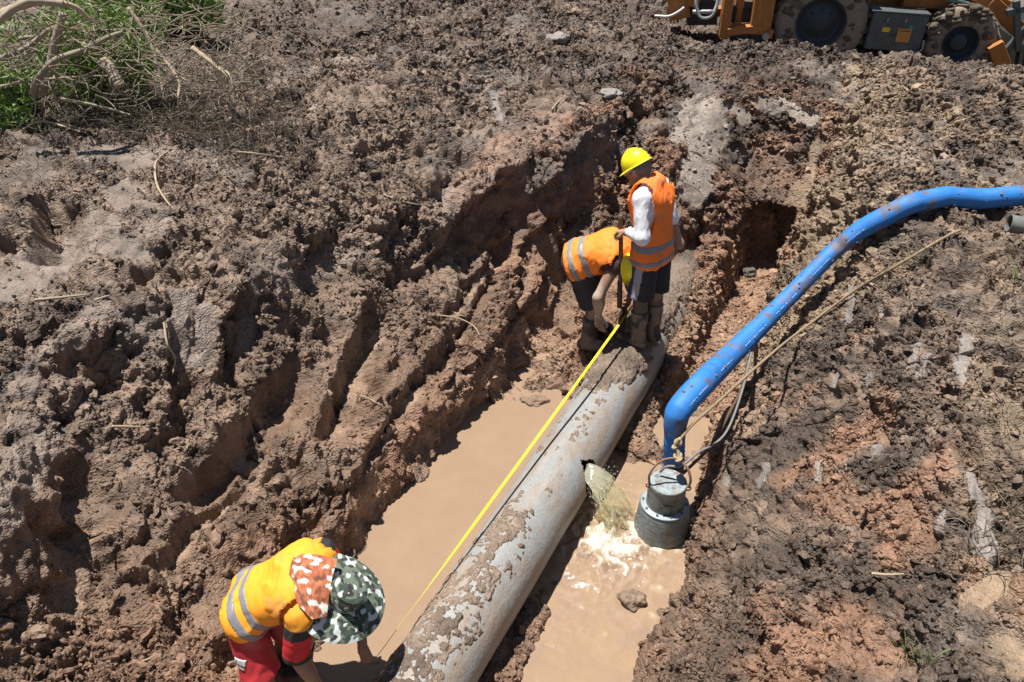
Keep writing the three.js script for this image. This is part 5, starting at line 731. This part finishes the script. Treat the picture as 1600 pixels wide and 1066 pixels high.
// ------------------------------------------------------------------ backhoe loader parked behind the spoil
{
  const a = atD(1283, 37, 12), b = atD(1503, 70, 11.75), R1 = 0.66, R2 = 0.5, g = thing('backhoe_loader', 'muddy orange backhoe loader parked behind the spoil at the far end of the trench', 'backhoe', V(a.x, a.y - R1, a.z));
  g.rotation.y = Math.atan2(-(b.z - a.z), b.x - a.x); const fx = Math.hypot(b.x - a.x, b.z - a.z), fy = b.y - a.y + R1;
  const orange = std(0.52, 0.2, 0.045, 0.55, 0, { map: galv }), dirty = std(0.2, 0.155, 0.115, 0.95, 0, { bumpMap: soilBump, bumpScale: 0.02 }), steel = std(0.33, 0.34, 0.35, 0.35, 0.6), black = std(0.022, 0.022, 0.024, 0.7), grey = std(0.13, 0.145, 0.15, 0.5, 0.2, { map: galv }), rimM = std(0.045, 0.055, 0.07, 0.55, 0.2);
  const bx = (w, h, d, x, y, z, rz = 0, r = 0.012) => { const q = new RoundedBoxGeometry(w, h, d, 2, Math.min(r, w / 3, h / 3, d / 3)); q.rotateZ(rz); q.translate(x, y, z); return q; };
  const wheel = (x, y, z, R, w, rimR, face) => {
    const o = new THREE.Group(); o.name = 'wheel'; o.position.set(x, y, z); g.add(o);
    const prof = [[rimR, -w / 2 + 0.03], [R * 0.8, -w / 2], [R * 0.93, -w * 0.46], [R * 0.965, -w * 0.3], [R * 0.97, 0], [R * 0.965, w * 0.3], [R * 0.93, w * 0.46], [R * 0.8, w / 2], [rimR, w / 2 - 0.03]].map(p => new THREE.Vector2(p[0], p[1])); const t = new THREE.LatheGeometry(prof, 90); t.rotateX(Math.PI / 2);
    const P = t.attributes.position; for (let i = 0; i < P.count; i++) { const q = 1 + 0.02 * pn(P.getX(i) * 9, P.getY(i) * 9, P.getZ(i) * 9) + 0.015 * pn(P.getX(i) * 25, P.getY(i) * 25, P.getZ(i) * 25); P.setXYZ(i, P.getX(i) * q, P.getY(i) * q, P.getZ(i)); } t.computeVertexNormals();
    const mud = new THREE.MeshStandardMaterial({ vertexColors: true, roughness: 0.95, bumpMap: soilBump, bumpScale: 0.02 }); const ty = mesh('tyre', paint(t, (x, y, z) => { const c = [0.26, 0.21, 0.17]; mixc(c, [0.05, 0.045, 0.042], sstep(0.25, 0.5, pn(x * 5 + 3, y * 5, z * 5) + 0.4 * pn(x * 19, y * 19, z * 19))); return c; }), mud, o);
    const n = Math.round(R * 34), tr = []; for (let k = 0; k < n; k++) for (const s of [-1, 1]) { const q = new RoundedBoxGeometry(0.045, 0.05, w * 0.56, 1, 0.01); q.rotateY(s * 0.75); q.translate(0, R * 0.975, s * w * 0.24); q.rotateZ((k + (s > 0 ? 0.5 : 0)) / n * 6.28318); tr.push(q); } mesh('tread', tr, dirty, ty);
    const cl = [], rr = rng(Math.round(x * 10) + 50); for (let k = 0; k < 70; k++) { const an = rr() * 6.283, r = R * (0.62 + 0.38 * rr()), q = clodGeo(60 + k % 4, 1, 0.7), z2 = 0.02 + 0.05 * rr(); q.scale(z2, z2, z2 * 0.7); q.translate(Math.cos(an) * r, Math.sin(an) * r, face * w * 0.47 * (0.85 + 0.2 * rr())); cl.push(q); } mesh('caked_mud', cl, dirty, ty);
    const rp = [[0.001, 0.06], [0.1, 0.06], [0.11, 0.03], [rimR * 0.62, 0.02], [rimR * 0.72, -0.03], [rimR * 0.86, 0.03], [rimR * 0.92, 0.1], [rimR * 1.02, 0.12]].map(p => new THREE.Vector2(p[0], p[1])); const rg = new THREE.LatheGeometry(rp, 60); rg.rotateX(Math.PI / 2); if (face < 0) rg.rotateY(Math.PI); rg.translate(0, 0, face * (w / 2 - 0.13)); const ri = mesh('rim', rg, rimM, o);
    for (let k = 0; k < 8; k++) { const q = new THREE.CylinderGeometry(0.014, 0.014, 0.03, 6); q.rotateX(Math.PI / 2); q.translate(Math.cos(k * 0.785) * rimR * 0.5, Math.sin(k * 0.785) * rimR * 0.5, face * (w / 2 - 0.1)); mesh('wheel_nut', q, black, o); }
  };
  wheel(0, R1, -0.2, R1, 0.42, 0.335, 1); wheel(0, R1, -1.85, R1, 0.42, 0.335, -1); wheel(fx, fy, -0.2, R2, 0.32, 0.235, 1); wheel(fx, fy, -1.75, R2, 0.32, 0.235, -1);
  mesh('chassis', [bx(3.1, 0.34, 0.62, 0.75, 0.86, -1.02), bx(0.5, 0.3, 0.9, 0.02, 0.68, -1.02), bx(0.3, 0.26, 1.2, fx, fy, -0.98), bx(0.95, 0.34, 0.3, 1.62, 0.98, -0.55)], orange, g);
  mesh('engine_hood', bx(1.35, 0.75, 0.85, 1.75, 1.42, -1.02, -0.03, 0.08), orange, g);
  mesh('mudguard', [bx(1.3, 0.05, 0.5, 0, R1 * 2 + 0.06, -0.25, 0, 0.02), bx(0.5, 0.05, 0.5, -0.72, R1 * 2 - 0.13, -0.25, 0.9, 0.02)], black, g);
  const cab = mesh('cab', [bx(1.5, 0.6, 1.2, 0.05, 1.5, -1.02, 0, 0.06), bx(1.6, 0.09, 1.4, 0.05, 2.72, -1.02, 0, 0.04), ...[[-0.65, -0.4], [0.7, -0.4], [-0.65, -1.62], [0.7, -1.62]].map(([x, z]) => bx(0.07, 0.95, 0.07, x, 2.24, z))], black, g);
  { const pane = std(0.8, 0.85, 0.85, 0.05, 0); const gm = new THREE.MeshPhysicalMaterial({ color: lin(0.85, 0.9, 0.9), roughness: 0.05, transmission: 1, thickness: 0 }); mesh('window', bx(1.25, 0.86, 0.012, 0.02, 2.24, -0.4, 0, 0.004), gm, cab); }
  // tool box on the near side
  { const b0 = mesh('tool_box', [bx(0.74, 0.5, 0.34, 1.02, 0.585, -0.12, -0.04, 0.02), bx(0.78, 0.028, 0.37, 1.02, 0.845, -0.12, -0.04, 0.008)], grey, g), dz = 0.053;
    const lb = (x, y, w, h, c, label) => { mesh('sticker', bx(w, h, 0.004, x, y, dz, -0.04, 0.001), std(...c, 0.6), b0).userData.label = label; };
    lb(0.87, 0.62, 0.1, 0.06, [0.75, 0.55, 0.03], 'yellow warning sticker'); lb(1.19, 0.66, 0.05, 0.05, [0.04, 0.3, 0.17], 'small green sticker'); lb(0.98, 0.555, 0.09, 0.045, [0.06, 0.06, 0.06], 'small black plate'); lb(1.12, 0.55, 0.18, 0.18, [0.55, 0.26, 0.07], 'square orange sticker'); lb(1.12, 0.61, 0.14, 0.02, [0.2, 0.08, 0.03], 'dark printed line on the orange sticker');
    for (const x of [0.86, 1.1]) mesh('latch', bx(0.024, 0.06, 0.02, x, 0.75, 0.06, 0, 0.004), steel, b0); mesh('grab_rail', tube([V(1.2, 0.35, 0.06), V(1.36, 0.34, 0.08), V(1.4, 0.38, 0.08), V(1.4, 0.5, 0.06)], 0.012, { seg: 24, ring: 8 }), steel, b0); }
  // rear frame, stabiliser and hoses
  mesh('stabiliser', [bx(0.28, 0.95, 0.22, -0.82, 0.98, -0.02), bx(0.5, 0.1, 0.2, -1.02, 0.56, 0.0, 0.14), bx(0.07, 0.12, 0.24, -0.68, 0.52, 0.0)], orange, g); { const leg = mesh('stabiliser_leg', [bx(0.19, 0.8, 0.15, -0.84, 0.22, -0.02), bx(0.42, 0.05, 0.34, -0.84, -0.18, -0.02)], black, g); const pin = new THREE.CylinderGeometry(0.05, 0.05, 0.26, 20); pin.rotateX(Math.PI / 2); pin.translate(-0.74, 0.5, 0.02); mesh('pivot_pin', pin, steel, leg); }
  mesh('rear_frame', [bx(0.13, 1.1, 0.3, -1.3, 0.98, -0.1), bx(0.1, 1.2, 1.9, -1.12, 1.05, -1.05), bx(1.1, 0.12, 0.2, -1.55, 0.62, -0.7, 0.05)], orange, g);
  mesh('valve_block', [bx(0.42, 0.34, 0.5, -1.62, 0.72, -0.4, 0.05), bx(0.34, 0.2, 0.4, -1.05, 0.72, -0.3)], black, g);
  mesh('boom_bracket', [bx(0.3, 0.8, 0.26, -2.02, 1.02, -0.25, 0.22), bx(0.16, 0.5, 0.24, -1.72, 1.05, -0.2, -0.3), bx(0.28, 1.6, 0.3, -2.3, 1.9, -0.9, 0.35)], orange, g);
  mesh('hydraulic_hose', tube([V(-1.74, 1.08, 0.0), V(-1.74, 0.86, 0.03), V(-1.66, 0.71, 0.05), V(-1.53, 0.72, 0.05), V(-1.46, 0.86, 0.03), V(-1.45, 1.08, 0)], 0.024, { seg: 40, ring: 10 }), std(0.45, 0.46, 0.47, 0.5), g); mesh('hydraulic_hose', tube([V(-2.3, 0.69, -0.02), V(-2.1, 0.7, 0.02), V(-1.98, 0.76, 0.02), V(-1.9, 0.82, 0)], 0.02, { seg: 30, ring: 10 }), std(0.5, 0.5, 0.5, 0.45), g); mesh('hydraulic_pipe', tube([V(-1.78, 0.77, 0.03), V(-1.5, 0.78, 0.03)], 0.032, { seg: 6, ring: 14 }), steel, g);
  // loader arms, ram and bucket ahead of the front wheel
  mesh('loader_arm', [bx(1.7, 0.22, 0.12, 1.72, 1.2, -0.36, -0.42), bx(0.9, 0.2, 0.12, 2.62, 0.68, -0.34, -0.62), bx(1.7, 0.22, 0.12, 1.72, 1.2, -1.66, -0.42), bx(0.9, 0.2, 0.12, 2.62, 0.68, -1.64, -0.62)], orange, g);
  mesh('hydraulic_ram', [tube([V(0.9, 1.18, -0.2), V(1.75, 0.98, -0.2)], 0.05, { seg: 6, ring: 16 }), tube([V(1.75, 0.98, -0.2), V(2.2, 0.86, -0.2)], 0.026, { seg: 6, ring: 12 })], std(0.12, 0.17, 0.17, 0.4, 0.4), g);
  const bs = new THREE.Shape(); [[0, 0], [0.75, 0], [0.75, 0.04], [0.12, 0.1], [0.08, 0.7], [0, 0.75], [-0.06, 0.4]].forEach((p, i) => i ? bs.lineTo(...p) : bs.moveTo(...p)); const bk = new THREE.ExtrudeGeometry(bs, { depth: 2.1, bevelEnabled: true, bevelSize: 0.01, bevelThickness: 0.01, bevelSegments: 1 }); bk.translate(fx + 0.95, 0.02, -2.05); mesh('loader_bucket', bk, grey, g);
  mesh('bucket_link', [bx(0.08, 0.75, 0.08, fx + 0.78, 0.62, -0.1, -0.5), bx(0.08, 0.7, 0.08, fx + 0.66, 0.7, -0.05, 0.35), bx(0.6, 0.09, 0.08, fx + 0.75, 0.95, -0.05, 0.3), bx(0.09, 0.5, 0.09, fx + 0.98, 0.72, 0.0, 0.1)], grey, g); mesh('bucket_bracket', bx(0.2, 0.36, 0.1, fx + 0.52, 0.32, 0.02, 0.6), orange, g);
}
// ------------------------------------------------------------------ uprooted tree, brush, twigs and grass
const barkTex = tileTex(256, (u, v) => { const a = tnoise(u, v, 6, 1) * 0.5 + tnoise(u, v * 0.25, 40, 2) * 0.6; return [0.78 + 0.16 * a, 0.77 + 0.16 * a, 0.75 + 0.16 * a]; }); barkTex.repeat.set(6, 2);
const bark = [std(0.42, 0.35, 0.27, 0.9, 0, { map: barkTex }), std(0.3, 0.26, 0.2, 0.9, 0, { map: barkTex }), std(0.5, 0.4, 0.28, 0.85, 0, { map: barkTex })];
function leaves(n, seed, place, size, mat, name, parent) {                 // narrow folded leaves spread through a volume
  const R = rng(seed), pos = [], col = [], idx = [];
  for (let k = 0; k < n; k++) {
    const c = place(R); if (!c) continue; const L = size * (0.6 + 0.8 * R()), w = L * (0.09 + 0.07 * R()), d = V(R() - 0.5, (R() - 0.55) * 0.9, R() - 0.5).normalize(), s = V(R() - 0.5, (R() - 0.5) * 0.5, R() - 0.5).cross(d).normalize(), nn = d.clone().cross(s), o = pos.length / 3, t = 0.65 + 0.7 * R(), hue = R();
    for (const [a, b, h] of [[0, 0, 0], [0.35, -1, 0.25], [0.35, 1, 0.25], [0.42, 0, 0], [0.8, -0.6, 0.15], [0.8, 0.6, 0.15], [1, 0, -0.05]]) { const p = c.clone().addScaledVector(d, a * L).addScaledVector(s, b * w).addScaledVector(nn, h * w - a * a * L * 0.12); pos.push(p.x, p.y, p.z); col.push((0.1 + 0.08 * hue) * t, (0.2 + 0.07 * hue) * t, (0.03 + 0.012 * hue) * t); }
    idx.push(o, o + 1, o + 3, o, o + 3, o + 2, o + 1, o + 4, o + 3, o + 3, o + 4, o + 6, o + 3, o + 6, o + 5, o + 3, o + 5, o + 2);
  }
  const q = new THREE.BufferGeometry(); q.setAttribute('position', new THREE.Float32BufferAttribute(pos, 3)); q.setAttribute('color', new THREE.Float32BufferAttribute(col, 3)); q.setIndex(idx); q.computeVertexNormals(); return mesh(name, q, mat, parent);
}
const leafMat = new THREE.MeshPhysicalMaterial({ vertexColors: true, roughness: 0.7, transmission: 0.3, thickness: 0, side: THREE.DoubleSide });
const treeBase = pixHit(60, 165);
{
  const g = thing('fallen_tree', 'uprooted tree with pale bare limbs lying on the spoil', 'tree', treeBase.clone()), D0 = -treeBase.z - 0.45, loc = p => p.clone().sub(treeBase), br = (pts, r0, r1, m, seed) => mesh('branch', tube(pts.map(a => loc(atD(a[0], a[1], D0 + a[2]))), [r0, (r0 + r1) / 2, r1], { seg: 40, ring: 10, wobble: 0.25, seed }), bark[m], g);
  br([[-40, 45, -0.5], [20, 14, -0.4], [70, 3, -0.3], [115, 10, -0.2], [142, 32, -0.15]], 0.042, 0.018, 2, 1); br([[-30, 62, -0.55], [10, 22, -0.45], [45, 3, -0.4], [100, 6, -0.3]], 0.035, 0.03, 0, 9);
  br([[50, 150, 0.0], [62, 120, -0.1], [85, 95, -0.1], [130, 78, 0], [165, 60, 0.1], [192, 50, 0.15]], 0.034, 0.02, 1, 2); br([[60, 150, 0.1], [75, 110, 0.2], [85, 70, 0.25], [98, 20, 0.3]], 0.045, 0.035, 0, 3); br([[-20, 100, 0.1], [40, 75, 0.2], [80, 45, 0.3], [130, 35, 0.4]], 0.03, 0.014, 1, 4); br([[160, 95, 0.0], [175, 112, -0.05], [188, 135, -0.1]], 0.055, 0.045, 0, 5);
  br([[0, 135, -0.1], [40, 128, 0], [120, 120, 0.2], [190, 118, 0.3]], 0.014, 0.007, 0, 6); br([[95, 155, -0.1], [150, 165, 0], [205, 180, 0.05]], 0.018, 0.008, 0, 7); br([[200, 12, 0.4], [232, 60, 0.3], [250, 120, 0.15], [256, 155, 0.05]], 0.02, 0.012, 0, 8); br([[235, 70, 0.3], [262, 100, 0.2], [280, 130, 0.1], [278, 155, 0]], 0.018, 0.014, 2, 10); br([[300, 75, 0.4], [335, 102, 0.3], [365, 130, 0.2], [372, 160, 0.12]], 0.026, 0.012, 2, 11); br([[345, 105, 0.3], [360, 120, 0.2], [366, 162, 0.1]], 0.014, 0.01, 0, 12); br([[120, 205, -0.1], [60, 190, -0.05], [20, 215, -0.15], [0, 232, -0.2]], 0.012, 0.006, 2, 13); br([[30, 60, 0.5], [120, 50, 0.5], [220, 45, 0.6]], 0.02, 0.008, 1, 14);
  const R = rng(91), tw = []; for (let k = 0; k < 560; k++) { const x = -10 + 400 * R(), y = 5 + 150 * R(), D = D0 - 0.4 + 1.2 * R(), l = 20 + 60 * R(), a = R() * 6.3; const p = [0, 1, 2, 3].map(i => loc(atD(x + Math.cos(a + 0.15 * i) * l * i / 3, y + Math.sin(a + 0.15 * i) * l * i / 3 * 0.7, D + 0.1 * i * (R() - 0.5)))); tw.push(tube(p, [0.0055, 0.004, 0.002], { seg: 6, ring: 4 })); } mesh('twigs', tw, bark[0], g).userData = { kind: 'stuff', label: 'tangle of bare twigs of the fallen tree' };
}
const bushPlace = (list, D0) => R => { const [x0, x1, y0, y1, d0, d1] = list[Math.floor(R() * list.length)]; const c = atD(lerp(x0, x1, R()), lerp(y0, y1, R()), D0 + lerp(d0, d1, R())); if (pn(c.x * 3.2, c.y * 3.2, c.z * 3.2) < -0.08) return null; return c; };
function bush(label, list, n, seed, size) {
  const [x0, x1, y0, y1] = list[0], b = pixHit((x0 + x1) / 2, y1 + 6), g = thing('bush', label, 'bush', b.clone()), D0 = -b.z, R = rng(seed + 4), f = bushPlace(list, D0), st = [];
  leaves(n, seed, r => { const c = f(r); return c && c.y > groundY(c.x, c.z) ? c.sub(b) : null; }, size, leafMat, 'foliage', g);
  for (let k = 0; k < 40; k++) { const c = f(R); if (!c) continue; const q = V(lerp(c.x, b.x, 0.4), 0, lerp(c.z, b.z, 0.4)); q.y = groundY(q.x, q.z); st.push(tube([q.clone().sub(b), q.clone().lerp(c, 0.5).sub(b).add(V(0.04 * (R() - 0.5), 0, 0.04)), c.sub(b)], [0.008, 0.006, 0.003], { seg: 8, ring: 5 })); } mesh('stems', st, bark[1], g);
}
bush('dark green leafy bush tangled in the bare limbs of the fallen tree', [[-20, 150, 20, 165, -0.3, 0.7], [-30, 50, 110, 195, -0.5, 0.1], [60, 250, 0, 115, 0.1, 0.9], [100, 230, 60, 150, 0.0, 0.5]], 10000, 301, 0.085);
bush('bright green bush beyond the dry twigs at the edge of the dug ground', [[195, 350, -40, 42, -0.5, 0.6], [230, 330, -30, 34, -0.6, 0.3], [100, 260, -20, 60, -0.5, 0.4]], 15000, 302, 0.085);
{
  const R = rng(55), tw = [], cols = [[], [], []];
  const strand = (px, py, n, spread, len, up) => { const b = pixHit(px, py); for (let k = 0; k < n; k++) { const x = b.x + (R() - 0.5) * spread, z = b.z + (R() - 0.5) * spread, y = groundY(x, z), a = R() * 6.3, l = len * (0.4 + 0.9 * R()), h = up * (0.2 + R()), p = [V(x, y - 0.01, z), V(x + Math.cos(a) * l * 0.3, y + h * 0.7, z + Math.sin(a) * l * 0.3), V(x + Math.cos(a + 0.3) * l * 0.7, y + h, z + Math.sin(a + 0.3) * l * 0.7), V(x + Math.cos(a + 0.5) * l, y + h * (0.4 + 0.5 * R()), z + Math.sin(a + 0.5) * l)]; cols[Math.floor(R() * 3)].push(tube(p, [0.0028, 0.0022, 0.0012], { seg: 6, ring: 3, cap: false })); } };
  for (let k = 0; k < 130; k++) { const u = R(), x = 20 + 390 * u, y = 100 + 110 * R() + 60 * (u - 0.5); strand(x, y, 13, 0.3, 0.38, 0.14); }
  for (let k = 0; k < 16; k++) strand(340 + 130 * R(), 190 + 60 * R(), 12, 0.3, 0.25, 0.1); for (let k = 0; k < 8; k++) strand(20 + 120 * R(), 200 + 70 * R(), 8, 0.3, 0.25, 0.12); for (let k = 0; k < 40; k++) strand(80 + 600 * R(), 180 + 260 * R(), 2, 0.5, 0.22, 0.04);
  for (const [x, y] of [[1585, 420], [1590, 470], [1580, 560], [1592, 600], [1560, 640], [1570, 660], [1590, 690], [1530, 850], [1575, 870], [1590, 830], [1545, 880], [1420, 400], [1390, 440], [1440, 410]]) strand(x, y, 13, 0.22, 0.2, 0.07);
  cols.forEach((l, i) => { const m = mesh('dry_brush', l, [std(0.36, 0.31, 0.23, 0.9), std(0.24, 0.21, 0.14, 0.9), std(0.17, 0.135, 0.1, 0.9)][i]); m.userData = { kind: 'stuff', label: 'dry grey stalks and rootlets strewn over the spoil', category: 'dry brush' }; });
}
function twig(list, r, m, label, lift = 0.015) { const p = list.map(a => pixHit(a[0], a[1], lift).add(V(0, r * 0.5, 0))), q = tube(p.map(v => v.clone().sub(p[0])), [r, r * 0.85, r * 0.45], { seg: 30, ring: 7, wobble: 0.2 }), o = single('twig', q, bark[m], label, 'twig'); o.position.copy(p[0]); }
twig([[262, 238], [245, 252], [243, 280], [258, 312], [280, 338]], 0.011, 2, 'pale curved root arching over the clods below the fallen tree');
twig([[175, 667], [210, 668], [248, 671]], 0.009, 2, 'straight pale twig stuck across the dark left wall');
twig([[256, 505], [262, 540], [273, 560], [270, 585]], 0.008, 2, 'pale twig hanging down the smooth grey cut face');
twig([[683, 493], [716, 498], [740, 510], [749, 524]], 0.007, 2, 'thin pale root curving over the grooved left wall');
twig([[55, 470], [95, 466], [140, 461]], 0.012, 0, 'pale stick lying level on the clods of the left bank');
twig([[148, 470], [172, 462]], 0.009, 2, 'short broken stick beside the level pale stick');
twig([[35, 350], [55, 365], [75, 378], [98, 387]], 0.013, 1, 'dark bent root on the pink-grey flat clay');
twig([[350, 236], [395, 240], [440, 246], [475, 250]], 0.008, 2, 'long pale twig among the dry stalks');
twig([[1362, 897], [1386, 899], [1412, 898]], 0.008, 2, 'short reddish twig on the right bank');
twig([[562, 618], [578, 624], [592, 632]], 0.005, 2, 'tiny pale rootlet in the shaded hollow above the pool');
twig([[862, 172], [872, 160], [884, 150]], 0.009, 2, 'short pale stick on the dark far bank');
twig([[210, 1038], [232, 1030], [246, 1022]], 0.006, 2, 'thin forked rootlet on the wall beside the stooping worker');
twig([[600, 305], [640, 318], [672, 322]], 0.007, 0, 'thin twig on the crumbled rim of the left bank');
twig([[885, 152], [870, 168]], 0.006, 0, 'splinter of wood beside the short pale stick');
{
  const green = new THREE.MeshPhysicalMaterial({ color: lin(0.13, 0.19, 0.045), roughness: 0.7, transmission: 0.25, thickness: 0, side: THREE.DoubleSide });
  const tuft = (px, py, n, h, label, seed) => { const b = pixHit(px, py), R = rng(seed), pos = [], idx = []; for (let k = 0; k < n; k++) { const a = R() * 6.3, r = 0.05 * R(), l = h * (0.5 + 0.7 * R()), w = 0.004; for (let i = 0; i <= 5; i++) { const f = i / 5, x = Math.cos(a) * (r + l * 0.55 * f * f), z = Math.sin(a) * (r + l * 0.55 * f * f), y = l * (f - 0.35 * f * f), ww = w * (1 - f * 0.9); pos.push(x - Math.sin(a) * ww, y, z + Math.cos(a) * ww, x + Math.sin(a) * ww, y, z - Math.cos(a) * ww); if (i < 5) { const o = (k * 6 + i) * 2; idx.push(o, o + 1, o + 2, o + 1, o + 3, o + 2); } } } const q = new THREE.BufferGeometry(); q.setAttribute('position', new THREE.Float32BufferAttribute(pos, 3)); q.setIndex(idx); q.computeVertexNormals(); single('grass_tuft', q, green, label, 'grass').position.copy(b).add(V(0, -0.015, 0)); };
  tuft(1415, 1020, 14, 0.13, 'small green grass tuft low on the right bank', 1); tuft(1455, 1035, 16, 0.15, 'green grass tuft with long blades on the right bank beside the pale clay', 2); tuft(1530, 325, 10, 0.1, 'sparse grass blades against the blue hose', 3); tuft(1592, 440, 18, 0.16, 'yellowish grass tuft below the grey pipe end', 4);
}
// ------------------------------------------------------------------ grey pipe end lying on the right bank
{
  const a = pixHit(1574, 358, 0.03).add(V(0, 0.05, 0)), b = a.clone().add(V(0.9, 0.0, 0.22)); b.y = groundY(b.x, b.z) + 0.06; const g = thing('drain_pipe', 'short grey plastic pipe end lying on the right bank below the hose', 'pipe', a.clone()), m = std(0.2, 0.2, 0.195, 0.7, 0, { map: galv });
  mesh('pipe_wall', tube([V(0, 0, 0), b.clone().sub(a)], 0.066, { seg: 6, ring: 32, cap: false }), m, g); mesh('pipe_rim', (() => { const t = new THREE.TorusGeometry(0.063, 0.006, 10, 32); t.lookAt(b.clone().sub(a)); return t; })(), m, g); mesh('pipe_lining', tube([V(0.002, 0, 0), b.clone().sub(a)], 0.058, { seg: 6, ring: 32, cap: false }), std(0.1, 0.1, 0.1, 0.7), g);
}
renderer.render(scene, camera);
